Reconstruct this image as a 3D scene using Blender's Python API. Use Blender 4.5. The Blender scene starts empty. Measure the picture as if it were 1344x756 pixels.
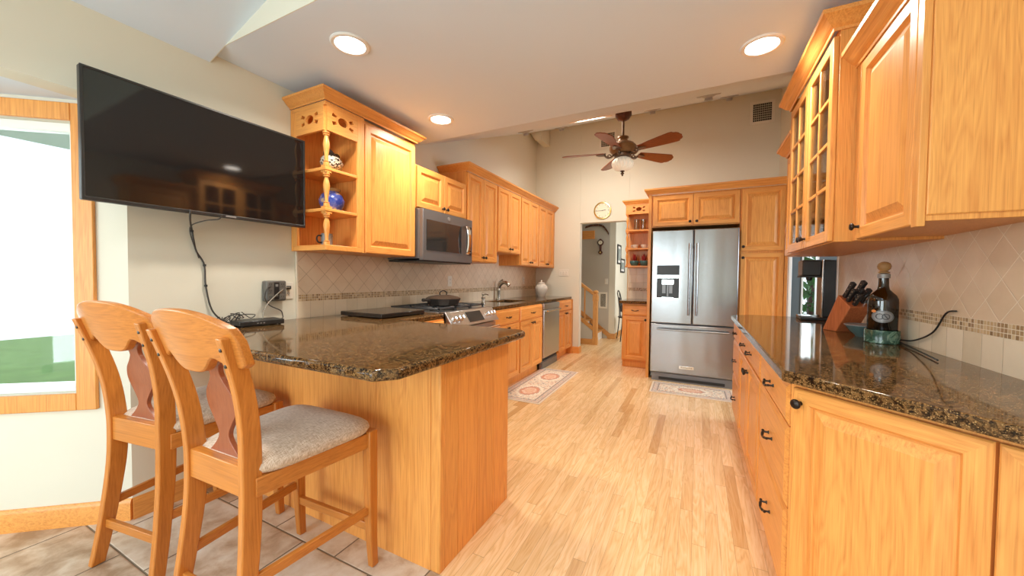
import bpy, bmesh, math, random
from mathutils import Matrix, Vector
from mathutils.geometry import tessellate_polygon
random.seed(7)
sc = bpy.context.scene
COL = sc.collection
R = math.radians

# ---------------------------------------------------------------- camera
cam_data = bpy.data.cameras.new('camera')
cam_data.sensor_fit = 'HORIZONTAL'
cam_data.sensor_width = 36.0
cam_data.lens = 486.344 / 1344 * 36.0
cam_data.clip_start = 0.02
cam = bpy.data.objects.new('camera', cam_data)
COL.objects.link(cam)
YAW, PITCH, ROLL, EYE = 0.464976, -0.027852, 0.010020, 1.21
_f = Vector((-math.sin(YAW) * math.cos(PITCH), math.cos(YAW) * math.cos(PITCH), math.sin(PITCH)))
_r = Vector((math.cos(YAW), math.sin(YAW), 0))
_u = _r.cross(_f)
_r2 = _r * math.cos(ROLL) + _u * math.sin(ROLL)
_u2 = _u * math.cos(ROLL) - _r * math.sin(ROLL)
cam.matrix_world = Matrix(((_r2.x, _u2.x, -_f.x, 0), (_r2.y, _u2.y, -_f.y, 0), (_r2.z, _u2.z, -_f.z, EYE), (0, 0, 0, 1)))
sc.camera = cam

# ---------------------------------------------------------------- render look
sc.view_settings.view_transform = 'Standard'
sc.view_settings.look = 'None'
sc.view_settings.gamma = 1.0
sc.view_settings.use_curve_mapping = False
sc.view_settings.exposure = 0.18
sc.cycles.use_denoising = True
sc.cycles.max_bounces = 10
sc.cycles.diffuse_bounces = 6
sc.cycles.transparent_max_bounces = 12
sc.cycles.sample_clamp_indirect = 6.0
sc.cycles.caustics_reflective = False
sc.cycles.caustics_refractive = False

# ---------------------------------------------------------------- world + daylight
world = bpy.data.worlds.new('sky')
sc.world = world
world.use_nodes = True
_bg = world.node_tree.nodes['Background']
_bg.inputs[0].default_value = (0.80, 0.90, 1.0, 1)
_bg.inputs[1].default_value = 1.6

def area(name, loc, aim, sx, sy, watts, col=(1, 1, 1)):
    l = bpy.data.lights.new(name, 'AREA')
    l.shape = 'RECTANGLE'; l.size = sx; l.size_y = sy; l.energy = watts; l.color = col
    o = bpy.data.objects.new(name, l); COL.objects.link(o)
    o.location = loc
    o.rotation_euler = (Vector(aim) - Vector(loc)).to_track_quat('-Z', 'Y').to_euler()
    return o
DAY = (0.80, 0.91, 1.0)
area('daylight_garden_doors', (-1.72, -3.12, 1.25), (-1.72, 0, 1.25), 2.3, 2.1, 150, DAY)
area('daylight_added_window', (-3.55, -1.3, 1.45), (0, -1.3, 1.3), 1.9, 1.2, 75, DAY)  # lamp of an unseen window, added to brighten the right-hand cabinets
area('daylight_bay_window', (-3.17, 0.55, 1.4), (-2.5, -0.3, 1.3), 0.6, 1.4, 10, DAY)
area('added_overhead_light', (-0.4, -1.1, 3.28), (-0.4, -1.1, 0), 1.4, 1.0, 45, DAY)  # unseen skylight, added to bring light down from the vault
area('daylight_hall', (0.35, 7.6, 1.5), (-1.5, 7.9, 1.4), 1.6, 1.7, 34, (1.0, .97, .92))
area('daylight_side_room', (3.22, 4.15, 1.55), (-2.4, 4.3, 1.1), 1.7, 1.4, 75, DAY)
area('daylight_side_room_far', (1.39, 6.72, 1.3), (1.2, 4.0, 1.0), .16, 1.2, 3, DAY)

# ---------------------------------------------------------------- node helper
def lin(r, g, b):
    f = lambda c: (c / 255 / 12.92) if c / 255 <= 0.04045 else ((c / 255 + 0.055) / 1.055) ** 2.4
    return (f(r), f(g), f(b), 1)

class NT:
    def __init__(self, name):
        self.m = bpy.data.materials.new(name); self.m.use_nodes = True
        self.t = self.m.node_tree
        self.b = self.t.nodes['Principled BSDF']
        self.out = self.t.nodes['Material Output']
    def n(self, kind, **kw):
        o = self.t.nodes.new(kind)
        for k, v in kw.items(): setattr(o, k, v)
        return o
    def put(self, sock, v):
        if isinstance(v, bpy.types.NodeSocket): self.t.links.new(v, sock)
        elif v is not None: sock.default_value = v
    def math(self, op, a, b=None, c=None):
        o = self.n('ShaderNodeMath', operation=op)
        self.put(o.inputs[0], a)
        if b is not None: self.put(o.inputs[1], b)
        if c is not None: self.put(o.inputs[2], c)
        return o.outputs[0]
    def obj(self):
        return self.n('ShaderNodeTexCoord').outputs['Object']
    def rnd(self):
        return self.n('ShaderNodeObjectInfo').outputs['Random']
    def sep(self, v):
        o = self.n('ShaderNodeSeparateXYZ'); self.put(o.inputs[0], v); return o.outputs
    def comb(self, x, y, z):
        o = self.n('ShaderNodeCombineXYZ')
        for i, q in enumerate((x, y, z)): self.put(o.inputs[i], q)
        return o.outputs[0]
    def scale(self, v, s, off=None):
        o = self.n('ShaderNodeVectorMath', operation='MULTIPLY'); self.put(o.inputs[0], v); o.inputs[1].default_value = s
        if off is None: return o.outputs[0]
        p = self.n('ShaderNodeVectorMath', operation='ADD'); self.put(p.inputs[0], o.outputs[0]); self.put(p.inputs[1], off)
        return p.outputs[0]
    def noise(self, v, scale=5, detail=3, rough=0.5, dist=0.0):
        o = self.n('ShaderNodeTexNoise'); self.put(o.inputs['Vector'], v)
        o.inputs['Scale'].default_value = scale; o.inputs['Detail'].default_value = detail
        o.inputs['Roughness'].default_value = rough; o.inputs['Distortion'].default_value = dist
        return o.outputs[0]
    def white(self, v):
        o = self.n('ShaderNodeTexWhiteNoise', noise_dimensions='3D'); self.put(o.inputs[0], v); return o.outputs
    def vor(self, v, scale, feature='F1'):
        o = self.n('ShaderNodeTexVoronoi', feature=feature); self.put(o.inputs['Vector'], v); o.inputs['Scale'].default_value = scale
        return o.outputs
    def ramp(self, f, stops, interp='LINEAR'):
        o = self.n('ShaderNodeValToRGB'); self.put(o.inputs[0], f)
        cr = o.color_ramp; cr.interpolation = interp
        while len(cr.elements) < len(stops): cr.elements.new(0.5)
        for e, (p, c) in zip(cr.elements, stops):
            e.position = p; e.color = c if len(c) == 4 else (*c, 1)
        return o.outputs[0]
    def mix(self, f, a, b, mode='MIX'):
        o = self.n('ShaderNodeMix', data_type='RGBA', blend_type=mode)
        self.put(o.inputs[0], f); self.put(o.inputs[6], a); self.put(o.inputs[7], b)
        return o.outputs[2]
    def hsv(self, c, v=1.0, s=1.0, h=0.5):
        o = self.n('ShaderNodeHueSaturation'); self.put(o.inputs['Color'], c)
        self.put(o.inputs['Value'], v); self.put(o.inputs['Saturation'], s); self.put(o.inputs['Hue'], h)
        return o.outputs[0]
    def bump(self, h, strength=0.2, dist=0.002):
        o = self.n('ShaderNodeBump'); o.inputs['Strength'].default_value = strength; o.inputs['Distance'].default_value = dist
        self.put(o.inputs['Height'], h); self.put(self.b.inputs['Normal'], o.outputs[0])
    def fin(self, color=None, rough=0.5, metal=0.0, spec=None, coat=None):
        self.put(self.b.inputs['Base Color'], color); self.put(self.b.inputs['Roughness'], rough)
        self.put(self.b.inputs['Metallic'], metal)
        if spec is not None: self.put(self.b.inputs['Specular IOR Level'], spec)
        if coat is not None:
            self.b.inputs['Coat Weight'].default_value = coat; self.b.inputs['Coat Roughness'].default_value = 0.12
        return self.m

def plain(name, col, rough=0.5, metal=0.0, spec=None, var=0.06, nscale=9.0):
    t = NT(name)
    f = t.noise(t.obj(), nscale, 3)
    c = t.mix(f, tuple(x * (1 - var) for x in col[:3]) + (1,), tuple(min(1, x * (1 + var)) for x in col[:3]) + (1,))
    return t.fin(c, rough, metal, spec)

def oak(name, axis, dark, light, streak=0.35, rough=0.36, rv=0.14, ringw=0.44):
    """wood with the grain running along one axis of the object"""
    t = NT(name)
    v = t.obj(); r = t.rnd()
    off = t.comb(t.math('MULTIPLY', r, 37.0), t.math('MULTIPLY', r, 91.0), t.math('MULTIPLY', r, 53.0))
    s1 = [11.0, 11.0, 11.0]; s1[axis] = 0.8
    s2 = [190.0, 190.0, 190.0]; s2[axis] = 3.5
    big = t.noise(t.scale(v, s1, off), 1.0, 3, 0.55, 0.6)
    rings = t.math('FRACT', t.math('MULTIPLY', big, 12.0))
    ring = t.math('ABSOLUTE', t.math('SUBTRACT', rings, 0.5))
    fine = t.noise(t.scale(v, s2, off), 1.0, 2, 0.6)
    f = t.math('ADD', t.math('MULTIPLY', ring, ringw), t.math('MULTIPLY', fine, 0.72))
    c = t.ramp(f, [(0.12, dark), (0.42, tuple((a + b * 1.6) / 2.6 for a, b in zip(dark, light))), (0.72, light)])
    pore = t.ramp(t.noise(t.scale(v, [q * 2.2 for q in s2], off), 1.0, 1), [(0.30, (0.62, 0.52, 0.42, 1)), (0.40, (1, 1, 1, 1))])
    c = t.mix(streak, c, pore, 'MULTIPLY')
    c = t.hsv(c, t.math('ADD', 1.0 - rv / 2, t.math('MULTIPLY', r, rv)))
    t.bump(fine, 0.10, 0.001)
    return t.fin(c, rough, 0, 0.45)

M = {}
OD, OL = lin(198, 120, 54), lin(236, 167, 88)
for i, a in enumerate('xyz'):
    M['oak_' + a] = oak('oak_' + a, i, OD, OL)
    M['chair_' + a] = oak('chair_wood_' + a, i, lin(166, 96, 36), lin(208, 132, 58), 0.10, 0.28, 0.06, 0.30)
    M['stair_' + a] = oak('stair_oak_' + a, i, lin(178, 118, 58), lin(220, 164, 98))
M['splat'] = oak('cherry_splat', 2, lin(132, 66, 38), lin(160, 90, 56), 0.1, 0.28, 0.05, 0.3)
M['blade'] = oak('fan_blade_wood', 0, lin(104, 46, 18), lin(150, 76, 34), 0.3, 0.35, 0.05)
M['block_wood'] = oak('knife_block_wood', 2, lin(150, 74, 40), lin(196, 112, 66), 0.3, 0.4, 0.05)
M['dark_wood'] = oak('dark_walnut', 2, lin(52, 24, 14), lin(96, 52, 30), 0.3, 0.4, 0.05)
M['wall'] = plain('wall_paint_cream', (0.735, 0.70, 0.585, 1), 0.75, var=0.015, nscale=2)
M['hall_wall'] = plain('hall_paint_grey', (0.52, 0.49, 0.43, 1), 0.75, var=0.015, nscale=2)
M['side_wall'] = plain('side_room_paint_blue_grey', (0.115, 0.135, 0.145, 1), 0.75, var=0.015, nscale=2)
M['ceiling'] = plain('ceiling_white', (0.71, 0.79, 0.89, 1), 0.85, var=0.01, nscale=2)
M['white'] = plain('white_paint', (0.82, 0.81, 0.78, 1), 0.45, var=0.02)
M['plastic_white'] = plain('plastic_ivory', (0.78, 0.74, 0.64, 1), 0.4, var=0.02)
M['bronze'] = plain('oil_rubbed_bronze', (0.045, 0.035, 0.03, 1), 0.35, 0.85, var=0.2, nscale=60)
M['black'] = plain('black_plastic', (0.018, 0.017, 0.017, 1), 0.35, var=0.15)
M['black_soft'] = plain('black_rubber', (0.03, 0.03, 0.03, 1), 0.6, var=0.15)
M['grey_plastic'] = plain('grey_plastic', (0.13, 0.12, 0.105, 1), 0.45, var=0.1)
M['screen'] = plain('tv_screen_glass', (0.008, 0.007, 0.007, 1), 0.06, 0.0, 0.55, var=0.05)
M['iron'] = plain('cast_iron', (0.035, 0.028, 0.024, 1), 0.5, 0.3, var=0.25, nscale=30)
M['iron_lid'] = plain('cast_iron_lid', (0.09, 0.055, 0.035, 1), 0.45, 0.3, var=0.25, nscale=30)
M['grate'] = plain('cooktop_grate_iron', (0.07, 0.07, 0.072, 1), 0.45, 0.4, var=0.2, nscale=40)
M['chrome'] = plain('polished_chrome', (0.78, 0.77, 0.75, 1), 0.12, 1.0, var=0.03)
M['nickel'] = plain('brushed_nickel', (0.42, 0.37, 0.30, 1), 0.25, 1.0, var=0.06)
M['slate_steel'] = plain('slate_steel', (0.21, 0.212, 0.22, 1), 0.36, 0.6, var=0.03)
M['dark_glass'] = plain('dark_glass', (0.03, 0.03, 0.03, 1), 0.06, 0, 0.8, var=0.03)
M['gold'] = plain('brass', (0.75, 0.55, 0.22, 1), 0.25, 1.0, var=0.05)
M['cream'] = plain('clock_face_cream', (0.80, 0.74, 0.58, 1), 0.5, var=0.02)
M['ceramic_white'] = plain('ceramic_white', (0.72, 0.69, 0.62, 1), 0.2, var=0.03)
M['teal'] = plain('teal_glaze', (0.06, 0.15, 0.15, 1), 0.2, var=0.4, nscale=25)
M['red'] = plain('red_leaf', (0.42, 0.025, 0.02, 1), 0.45, var=0.3, nscale=30)
M['leaf'] = plain('leaf_green', (0.10, 0.26, 0.05, 1), 0.5, var=0.5, nscale=8)
M['lawn'] = plain('lawn_green', (0.16, 0.30, 0.08, 1), 0.8, var=0.3, nscale=4)
M['cork'] = plain('cork', (0.36, 0.20, 0.07, 1), 0.6, var=0.25, nscale=40)
M['grey_blue_glaze'] = plain('grey_blue_glaze', (0.085, 0.14, 0.135, 1), 0.2, var=0.35, nscale=30)
M['cable'] = plain('cable_dark', (0.05, 0.042, 0.035, 1), 0.5, var=0.1)
M['cord_pale'] = plain('cable_pale', (0.30, 0.27, 0.22, 1), 0.5, var=0.1)
M['void'] = plain('vent_shade', (0.02, 0.02, 0.02, 1), 0.8, var=0.1)
M['picture'] = plain('picture_print', (0.30, 0.36, 0.34, 1), 0.3, var=0.7, nscale=18)
M['rattan'] = plain('fan_bronze_rattan', (0.24, 0.125, 0.05, 1), 0.4, 0.3, var=0.35, nscale=120)
M['fan_metal'] = plain('fan_aged_bronze', (0.16, 0.10, 0.065, 1), 0.35, 0.8, var=0.25, nscale=30)
M['label_grey'] = plain('label_silver_grey', (0.27, 0.26, 0.25, 1), 0.4, 0.2, var=0.1, nscale=60)
M['label_dark'] = plain('label_ink', (0.05, 0.045, 0.05, 1), 0.5, var=0.1)
M['orange'] = plain('orange_seal', (0.75, 0.25, 0.06, 1), 0.4, var=0.1)

def emit(name, col, s):
    t = NT(name)
    t.b.inputs['Base Color'].default_value = (*col, 1)
    t.b.inputs['Emission Color'].default_value = (*col, 1)
    t.b.inputs['Emission Strength'].default_value = s
    t.b.inputs['Roughness'].default_value = 0.5
    return t.m
M['lamp'] = emit('recessed_lamp', (1.0, 0.93, 0.82), 14)
M['globe'] = emit('fan_globe_glass', (0.90, 0.84, 0.70), 0.18)

def clear(name, tint=(1, 1, 1), refl=0.12, rough=0.02):
    t = NT(name)
    tr = t.n('ShaderNodeBsdfTransparent'); tr.inputs[0].default_value = (*tint, 1)
    gl = t.n('ShaderNodeBsdfGlossy'); gl.inputs['Roughness'].default_value = rough
    lw = t.n('ShaderNodeLayerWeight'); lw.inputs['Blend'].default_value = 0.25
    f = t.math('ADD', t.math('MULTIPLY', lw.outputs['Fresnel'], 0.6), refl * 0.3)
    mx = t.n('ShaderNodeMixShader'); t.put(mx.inputs[0], f)
    t.t.links.new(tr.outputs[0], mx.inputs[1]); t.t.links.new(gl.outputs[0], mx.inputs[2])
    t.t.links.new(mx.outputs[0], t.out.inputs['Surface'])
    return t.m
M['glass'] = clear('clear_pane', (0.94, 0.95, 0.93))
M['bottle_glass'] = clear('brown_bottle_glass', (0.17, 0.11, 0.025), 0.25)
M['wine'] = plain('dark_oil', (0.012, 0.006, 0.006, 1), 0.1, 0, 0.8)
M['clear_glassware'] = clear('clear_glassware', (0.88, 0.90, 0.88), 0.5)

def _steel():
    t = NT('brushed_stainless')
    v = t.scale(t.obj(), (900, 900, 6))
    f = t.noise(v, 1.0, 2)
    c = t.mix(f, (0.29, 0.29, 0.295, 1), (0.39, 0.39, 0.39, 1))
    w = t.noise(t.scale(t.obj(), (5.0, 5.0, 0.35)), 1.0, 1)
    t.bump(t.math('ADD', t.math('MULTIPLY', f, 0.02), w), 0.35, 0.012)
    return t.fin(c, 0.24, 1.0)
M['steel'] = _steel()
M['steel_bright'] = plain('satin_stainless', (0.60, 0.60, 0.60, 1), 0.30, 1.0, var=0.04, nscale=4)
M['dark_stone'] = plain('dark_stone', (0.028, 0.021, 0.017, 1), 0.14, 0, 0.4, var=0.4, nscale=60)
M['fixture_grey'] = plain('fixture_grey', (0.42, 0.42, 0.44, 1), 0.4, var=0.03)
M['patio'] = plain('pale_patio', (0.70, 0.68, 0.64, 1), 0.8, var=0.1)

def _granite():
    t = NT('brown_granite')
    v = t.obj()
    n1 = t.noise(v, 62, 6, 0.7, 0.5)
    base = t.ramp(n1, [(0.32, lin(18, 12, 9)), (0.44, lin(62, 42, 24)), (0.54, lin(128, 93, 54)), (0.64, lin(66, 45, 28)), (0.74, lin(30, 21, 15))])
    vo = t.vor(v, 300)
    fl = t.ramp(t.sep(vo['Color'])[0], [(0.62, (0, 0, 0, 1)), (0.72, (1, 1, 1, 1))])
    d = t.ramp(vo['Distance'], [(0.32, (1, 1, 1, 1)), (0.46, (0, 0, 0, 1))])
    fk = t.math('MULTIPLY', fl, d)
    c = t.mix(t.math('MULTIPLY', fk, 0.75), base, lin(180, 144, 92))
    v2 = t.vor(v, 130)
    bl = t.ramp(t.sep(v2['Color'])[1], [(0.72, (0, 0, 0, 1)), (0.76, (1, 1, 1, 1))])
    c = t.mix(t.math('MULTIPLY', bl, 0.65), c, lin(14, 11, 10))
    return t.fin(c, 0.06, 0, 0.28)
M['granite'] = _granite()

def _planks():
    t = NT('oak_strip_floor')
    x, y, z = t.sep(t.obj())[:3]
    W, L = 0.0572, 0.82
    row = t.math('FLOOR', t.math('DIVIDE', x, W))
    sh = t.math('MULTIPLY', t.white(t.comb(row, 3.1, 0.7))[0], 5.0)
    ly = t.math('ADD', t.math('DIVIDE', y, L), sh)
    cell = t.math('FLOOR', ly)
    wn = t.white(t.comb(row, cell, 1.3))
    rv = wn[0]
    fx = t.math('FRACT', t.math('DIVIDE', x, W)); fy = t.math('FRACT', ly)
    off = t.comb(t.math('MULTIPLY', rv, 40), t.math('MULTIPLY', rv, 70), 0)
    big = t.noise(t.scale(t.obj(), (16, 1.5, 1), off), 1.0, 3, 0.55, 0.8)
    ring = t.math('ABSOLUTE', t.math('SUBTRACT', t.math('FRACT', t.math('MULTIPLY', big, 7)), 0.5))
    fine = t.noise(t.scale(t.obj(), (170, 5, 1), off), 1.0, 2)
    f = t.math('ADD', t.math('MULTIPLY', ring, 0.8), t.math('MULTIPLY', fine, 0.55))
    c = t.ramp(f, [(0.12, lin(212, 166, 112)), (0.40, lin(232, 192, 140)), (0.75, lin(241, 208, 162))])
    tone = t.ramp(rv, [(0.0, (0.74, 0.62, 0.48, 1)), (0.06, (0.89, 0.83, 0.74, 1)), (0.30, (0.97, 0.95, 0.92, 1)), (1.0, (1.06, 1.06, 1.07, 1))])
    c = t.mix(1.0, c, tone, 'MULTIPLY')
    ex = t.math('LESS_THAN', t.math('MINIMUM', fx, t.math('SUBTRACT', 1.0, fx)), 0.014)
    ey = t.math('LESS_THAN', t.math('MINIMUM', fy, t.math('SUBTRACT', 1.0, fy)), 0.0016)
    e = t.math('MAXIMUM', ex, ey)
    c = t.mix(t.math('MULTIPLY', e, 0.45), c, lin(120, 74, 34))
    return t.fin(c, 0.27, 0, 0.45)
M['planks'] = _planks()

def grid_cells(t, u, v, w, h, g, stagger=0.0, u0=0.0, v0=0.0):
    """returns (cell id vector, grout mask) of a tile grid"""
    vv = t.math('DIVIDE', t.math('SUBTRACT', v, v0), h)
    row = t.math('FLOOR', vv)
    uu = t.math('DIVIDE', t.math('SUBTRACT', u, u0), w)
    if stagger: uu = t.math('ADD', uu, t.math('MULTIPLY', row, stagger))
    colm = t.math('FLOOR', uu)
    fu = t.math('FRACT', uu); fv = t.math('FRACT', vv)
    du = t.math('MULTIPLY', t.math('MINIMUM', fu, t.math('SUBTRACT', 1.0, fu)), w)
    dv = t.math('MULTIPLY', t.math('MINIMUM', fv, t.math('SUBTRACT', 1.0, fv)), h)
    d = t.math('MINIMUM', du, dv)
    return t.comb(colm, row, 0.5), t.math('LESS_THAN', d, g / 2), d

def tiles(name, w, h, g, stops, grout, diag=False, stagger=0.0, u0=0, v0=0, rough=0.3, floor=False, cloud=10, swing=0.5):
    t = NT(name)
    x, y, z = t.sep(t.obj())[:3]
    if floor: u, v = x, y
    else: u, v = t.math('ADD', x, y), z
    if diag:
        u, v = t.math('MULTIPLY', t.math('ADD', u, v), 0.70711), t.math('MULTIPLY', t.math('SUBTRACT', v, u), 0.70711)
    cell, m, d = grid_cells(t, u, v, w, h, g, stagger, u0, v0)
    r = t.white(cell)[0]
    n = t.noise(t.obj(), cloud, 5, 0.6, 0.3)
    f = t.math('ADD', t.math('MULTIPLY', r, swing), t.math('MULTIPLY', n, 1 - swing))
    c = t.mix(m, t.ramp(f, stops), grout)
    t.bump(t.math('MINIMUM', d, g), 0.5, 0.6)
    return t.fin(c, t.math('ADD', rough, t.math('MULTIPLY', m, 0.4)), 0, 0.4)
M['diamond'] = tiles('diamond_tile', 0.1016, 0.1016, 0.003, [(0.2, lin(216, 194, 166)), (0.8, lin(230, 212, 186))], lin(186, 164, 136), diag=True, swing=0.25)
M['diamond_lit_joint'] = tiles('diamond_tile_lit_joint', 0.1016, 0.1016, 0.0028, [(0.2, lin(206, 180, 148)), (0.8, lin(222, 198, 168))], lin(232, 216, 192), diag=True, swing=0.25)  # same tile recoloured: paler joints stand in for reflected light on this wall
M['square_tile'] = tiles('square_tile', 0.1016, 0.122, 0.003, [(0.2, lin(214, 196, 166)), (0.8, lin(232, 216, 190))], lin(200, 184, 158), v0=0.912)
M['mosaic'] = tiles('mosaic_tile', 0.0163, 0.0163, 0.0026, [(0.1, lin(140, 108, 70)), (0.35, lin(192, 160, 114)), (0.6, lin(212, 186, 146)), (0.85, lin(160, 128, 90))], lin(222, 208, 184), v0=1.030, swing=0.85)
M['bullnose'] = plain('bullnose_tile', lin(232, 220, 200), 0.3, var=0.03)
M['floor_tile'] = tiles('travertine_floor', 0.413, 0.408, 0.007, [(0.34, lin(158, 130, 102)), (0.47, lin(190, 166, 142)), (0.58, lin(210, 194, 174)), (0.7, lin(222, 212, 198))], lin(122, 108, 90), stagger=0.5, u0=-1.375, v0=1.058 - 0.408 * 10, floor=True, cloud=9, swing=0.25, rough=0.4)

def _fabric():
    t = NT('taupe_chenille')
    v = t.obj()
    a = t.noise(t.scale(v, (420, 60, 60)), 1.0, 2)
    b = t.noise(t.scale(v, (60, 420, 60)), 1.0, 2)
    f = t.math('MULTIPLY', t.math('ADD', a, b), 0.5)
    c = t.ramp(f, [(0.34, lin(166, 138, 114)), (0.52, lin(204, 180, 158)), (0.68, lin(226, 208, 188))])
    t.bump(f, 0.5, 0.003)
    t.b.inputs['Sheen Weight'].default_value = 0.3
    return t.fin(c, 0.9, 0, 0.2)
M['fabric'] = _fabric()

def _rug(name, hx, hy, centers, rx, ry):
    """oriental rug: bordered cream field with terracotta medallions; local axes, size 2hx x 2hy"""
    t = NT(name)
    x, y, z = t.sep(t.obj())[:3]
    ed = t.math('MINIMUM', t.math('SUBTRACT', hx, t.math('ABSOLUTE', x)), t.math('SUBTRACT', hy, t.math('ABSOLUTE', y)))
    n = t.noise(t.obj(), 38, 3, 0.6)
    n2 = t.noise(t.obj(), 75, 2, 0.6)
    field = t.ramp(n, [(0.36, lin(196, 148, 120)), (0.44, lin(232, 214, 190)), (0.56, lin(236, 222, 202)), (0.64, lin(160, 152, 144))])
    best = None
    for cx, cy in centers:
        q = t.math('SQRT', t.math('ADD', t.math('POWER', t.math('DIVIDE', t.math('SUBTRACT', x, cx), rx), 2.0),
                                  t.math('POWER', t.math('DIVIDE', t.math('SUBTRACT', y, cy), ry), 2.0)))
        best = q if best is None else t.math('MINIMUM', best, q)
    q = t.math('ADD', best, t.math('MULTIPLY', t.math('SUBTRACT', n2, 0.5), 0.7))
    med = t.ramp(q, [(0.0, lin(228, 190, 160)), (0.26, lin(224, 174, 146)), (0.40, lin(236, 214, 190)), (0.50, lin(214, 154, 126)), (0.70, lin(190, 158, 140)), (0.80, lin(240, 228, 208))], 'CONSTANT')
    c = t.mix(t.math('LESS_THAN', q, 1.0), field, med)
    bord = t.ramp(t.noise(t.obj(), 62, 3, 0.6), [(0.40, lin(178, 172, 166)), (0.50, lin(226, 208, 188)), (0.60, lin(212, 172, 150))])
    c = t.mix(t.math('LESS_THAN', ed, 0.075), c, bord)
    c = t.mix(t.math('LESS_THAN', t.math('ABSOLUTE', t.math('SUBTRACT', ed, 0.078)), 0.007), c, lin(164, 148, 138))
    c = t.mix(t.math('LESS_THAN', t.math('ABSOLUTE', t.math('SUBTRACT', ed, 0.026)), 0.005), c, lin(178, 158, 144))
    c = t.mix(t.math('LESS_THAN', ed, 0.018), c, lin(226, 208, 184))
    t.bump(n2, 0.3, 0.003)
    return t.fin(c, 0.95, 0, 0.1)

def _marble():
    t = NT('green_marble')
    n = t.noise(t.obj(), 22, 6, 0.65, 1.6)
    c = t.ramp(n, [(0.30, lin(24, 48, 38)), (0.50, lin(52, 86, 70)), (0.60, lin(120, 150, 128)), (0.66, lin(44, 76, 62))])
    return t.fin(c, 0.15, 0, 0.5)
M['marble'] = _marble()

def _speckle():
    t = NT('black_white_speckled_glaze')
    n = t.noise(t.obj(), 75, 2, 0.4)
    c = t.ramp(n, [(0.46, (0.03, 0.025, 0.02, 1)), (0.50, (0.75, 0.68, 0.55, 1))])
    return t.fin(c, 0.25)
M['speckle'] = _speckle()

def _bluejar():
    t = NT('blue_glaze')
    n = t.noise(t.obj(), 24, 3, 0.5)
    c = t.ramp(n, [(0.40, lin(38, 62, 150)), (0.54, lin(90, 104, 176)), (0.66, lin(196, 176, 150))])
    return t.fin(c, 0.2)
M['bluejar'] = _bluejar()

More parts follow.
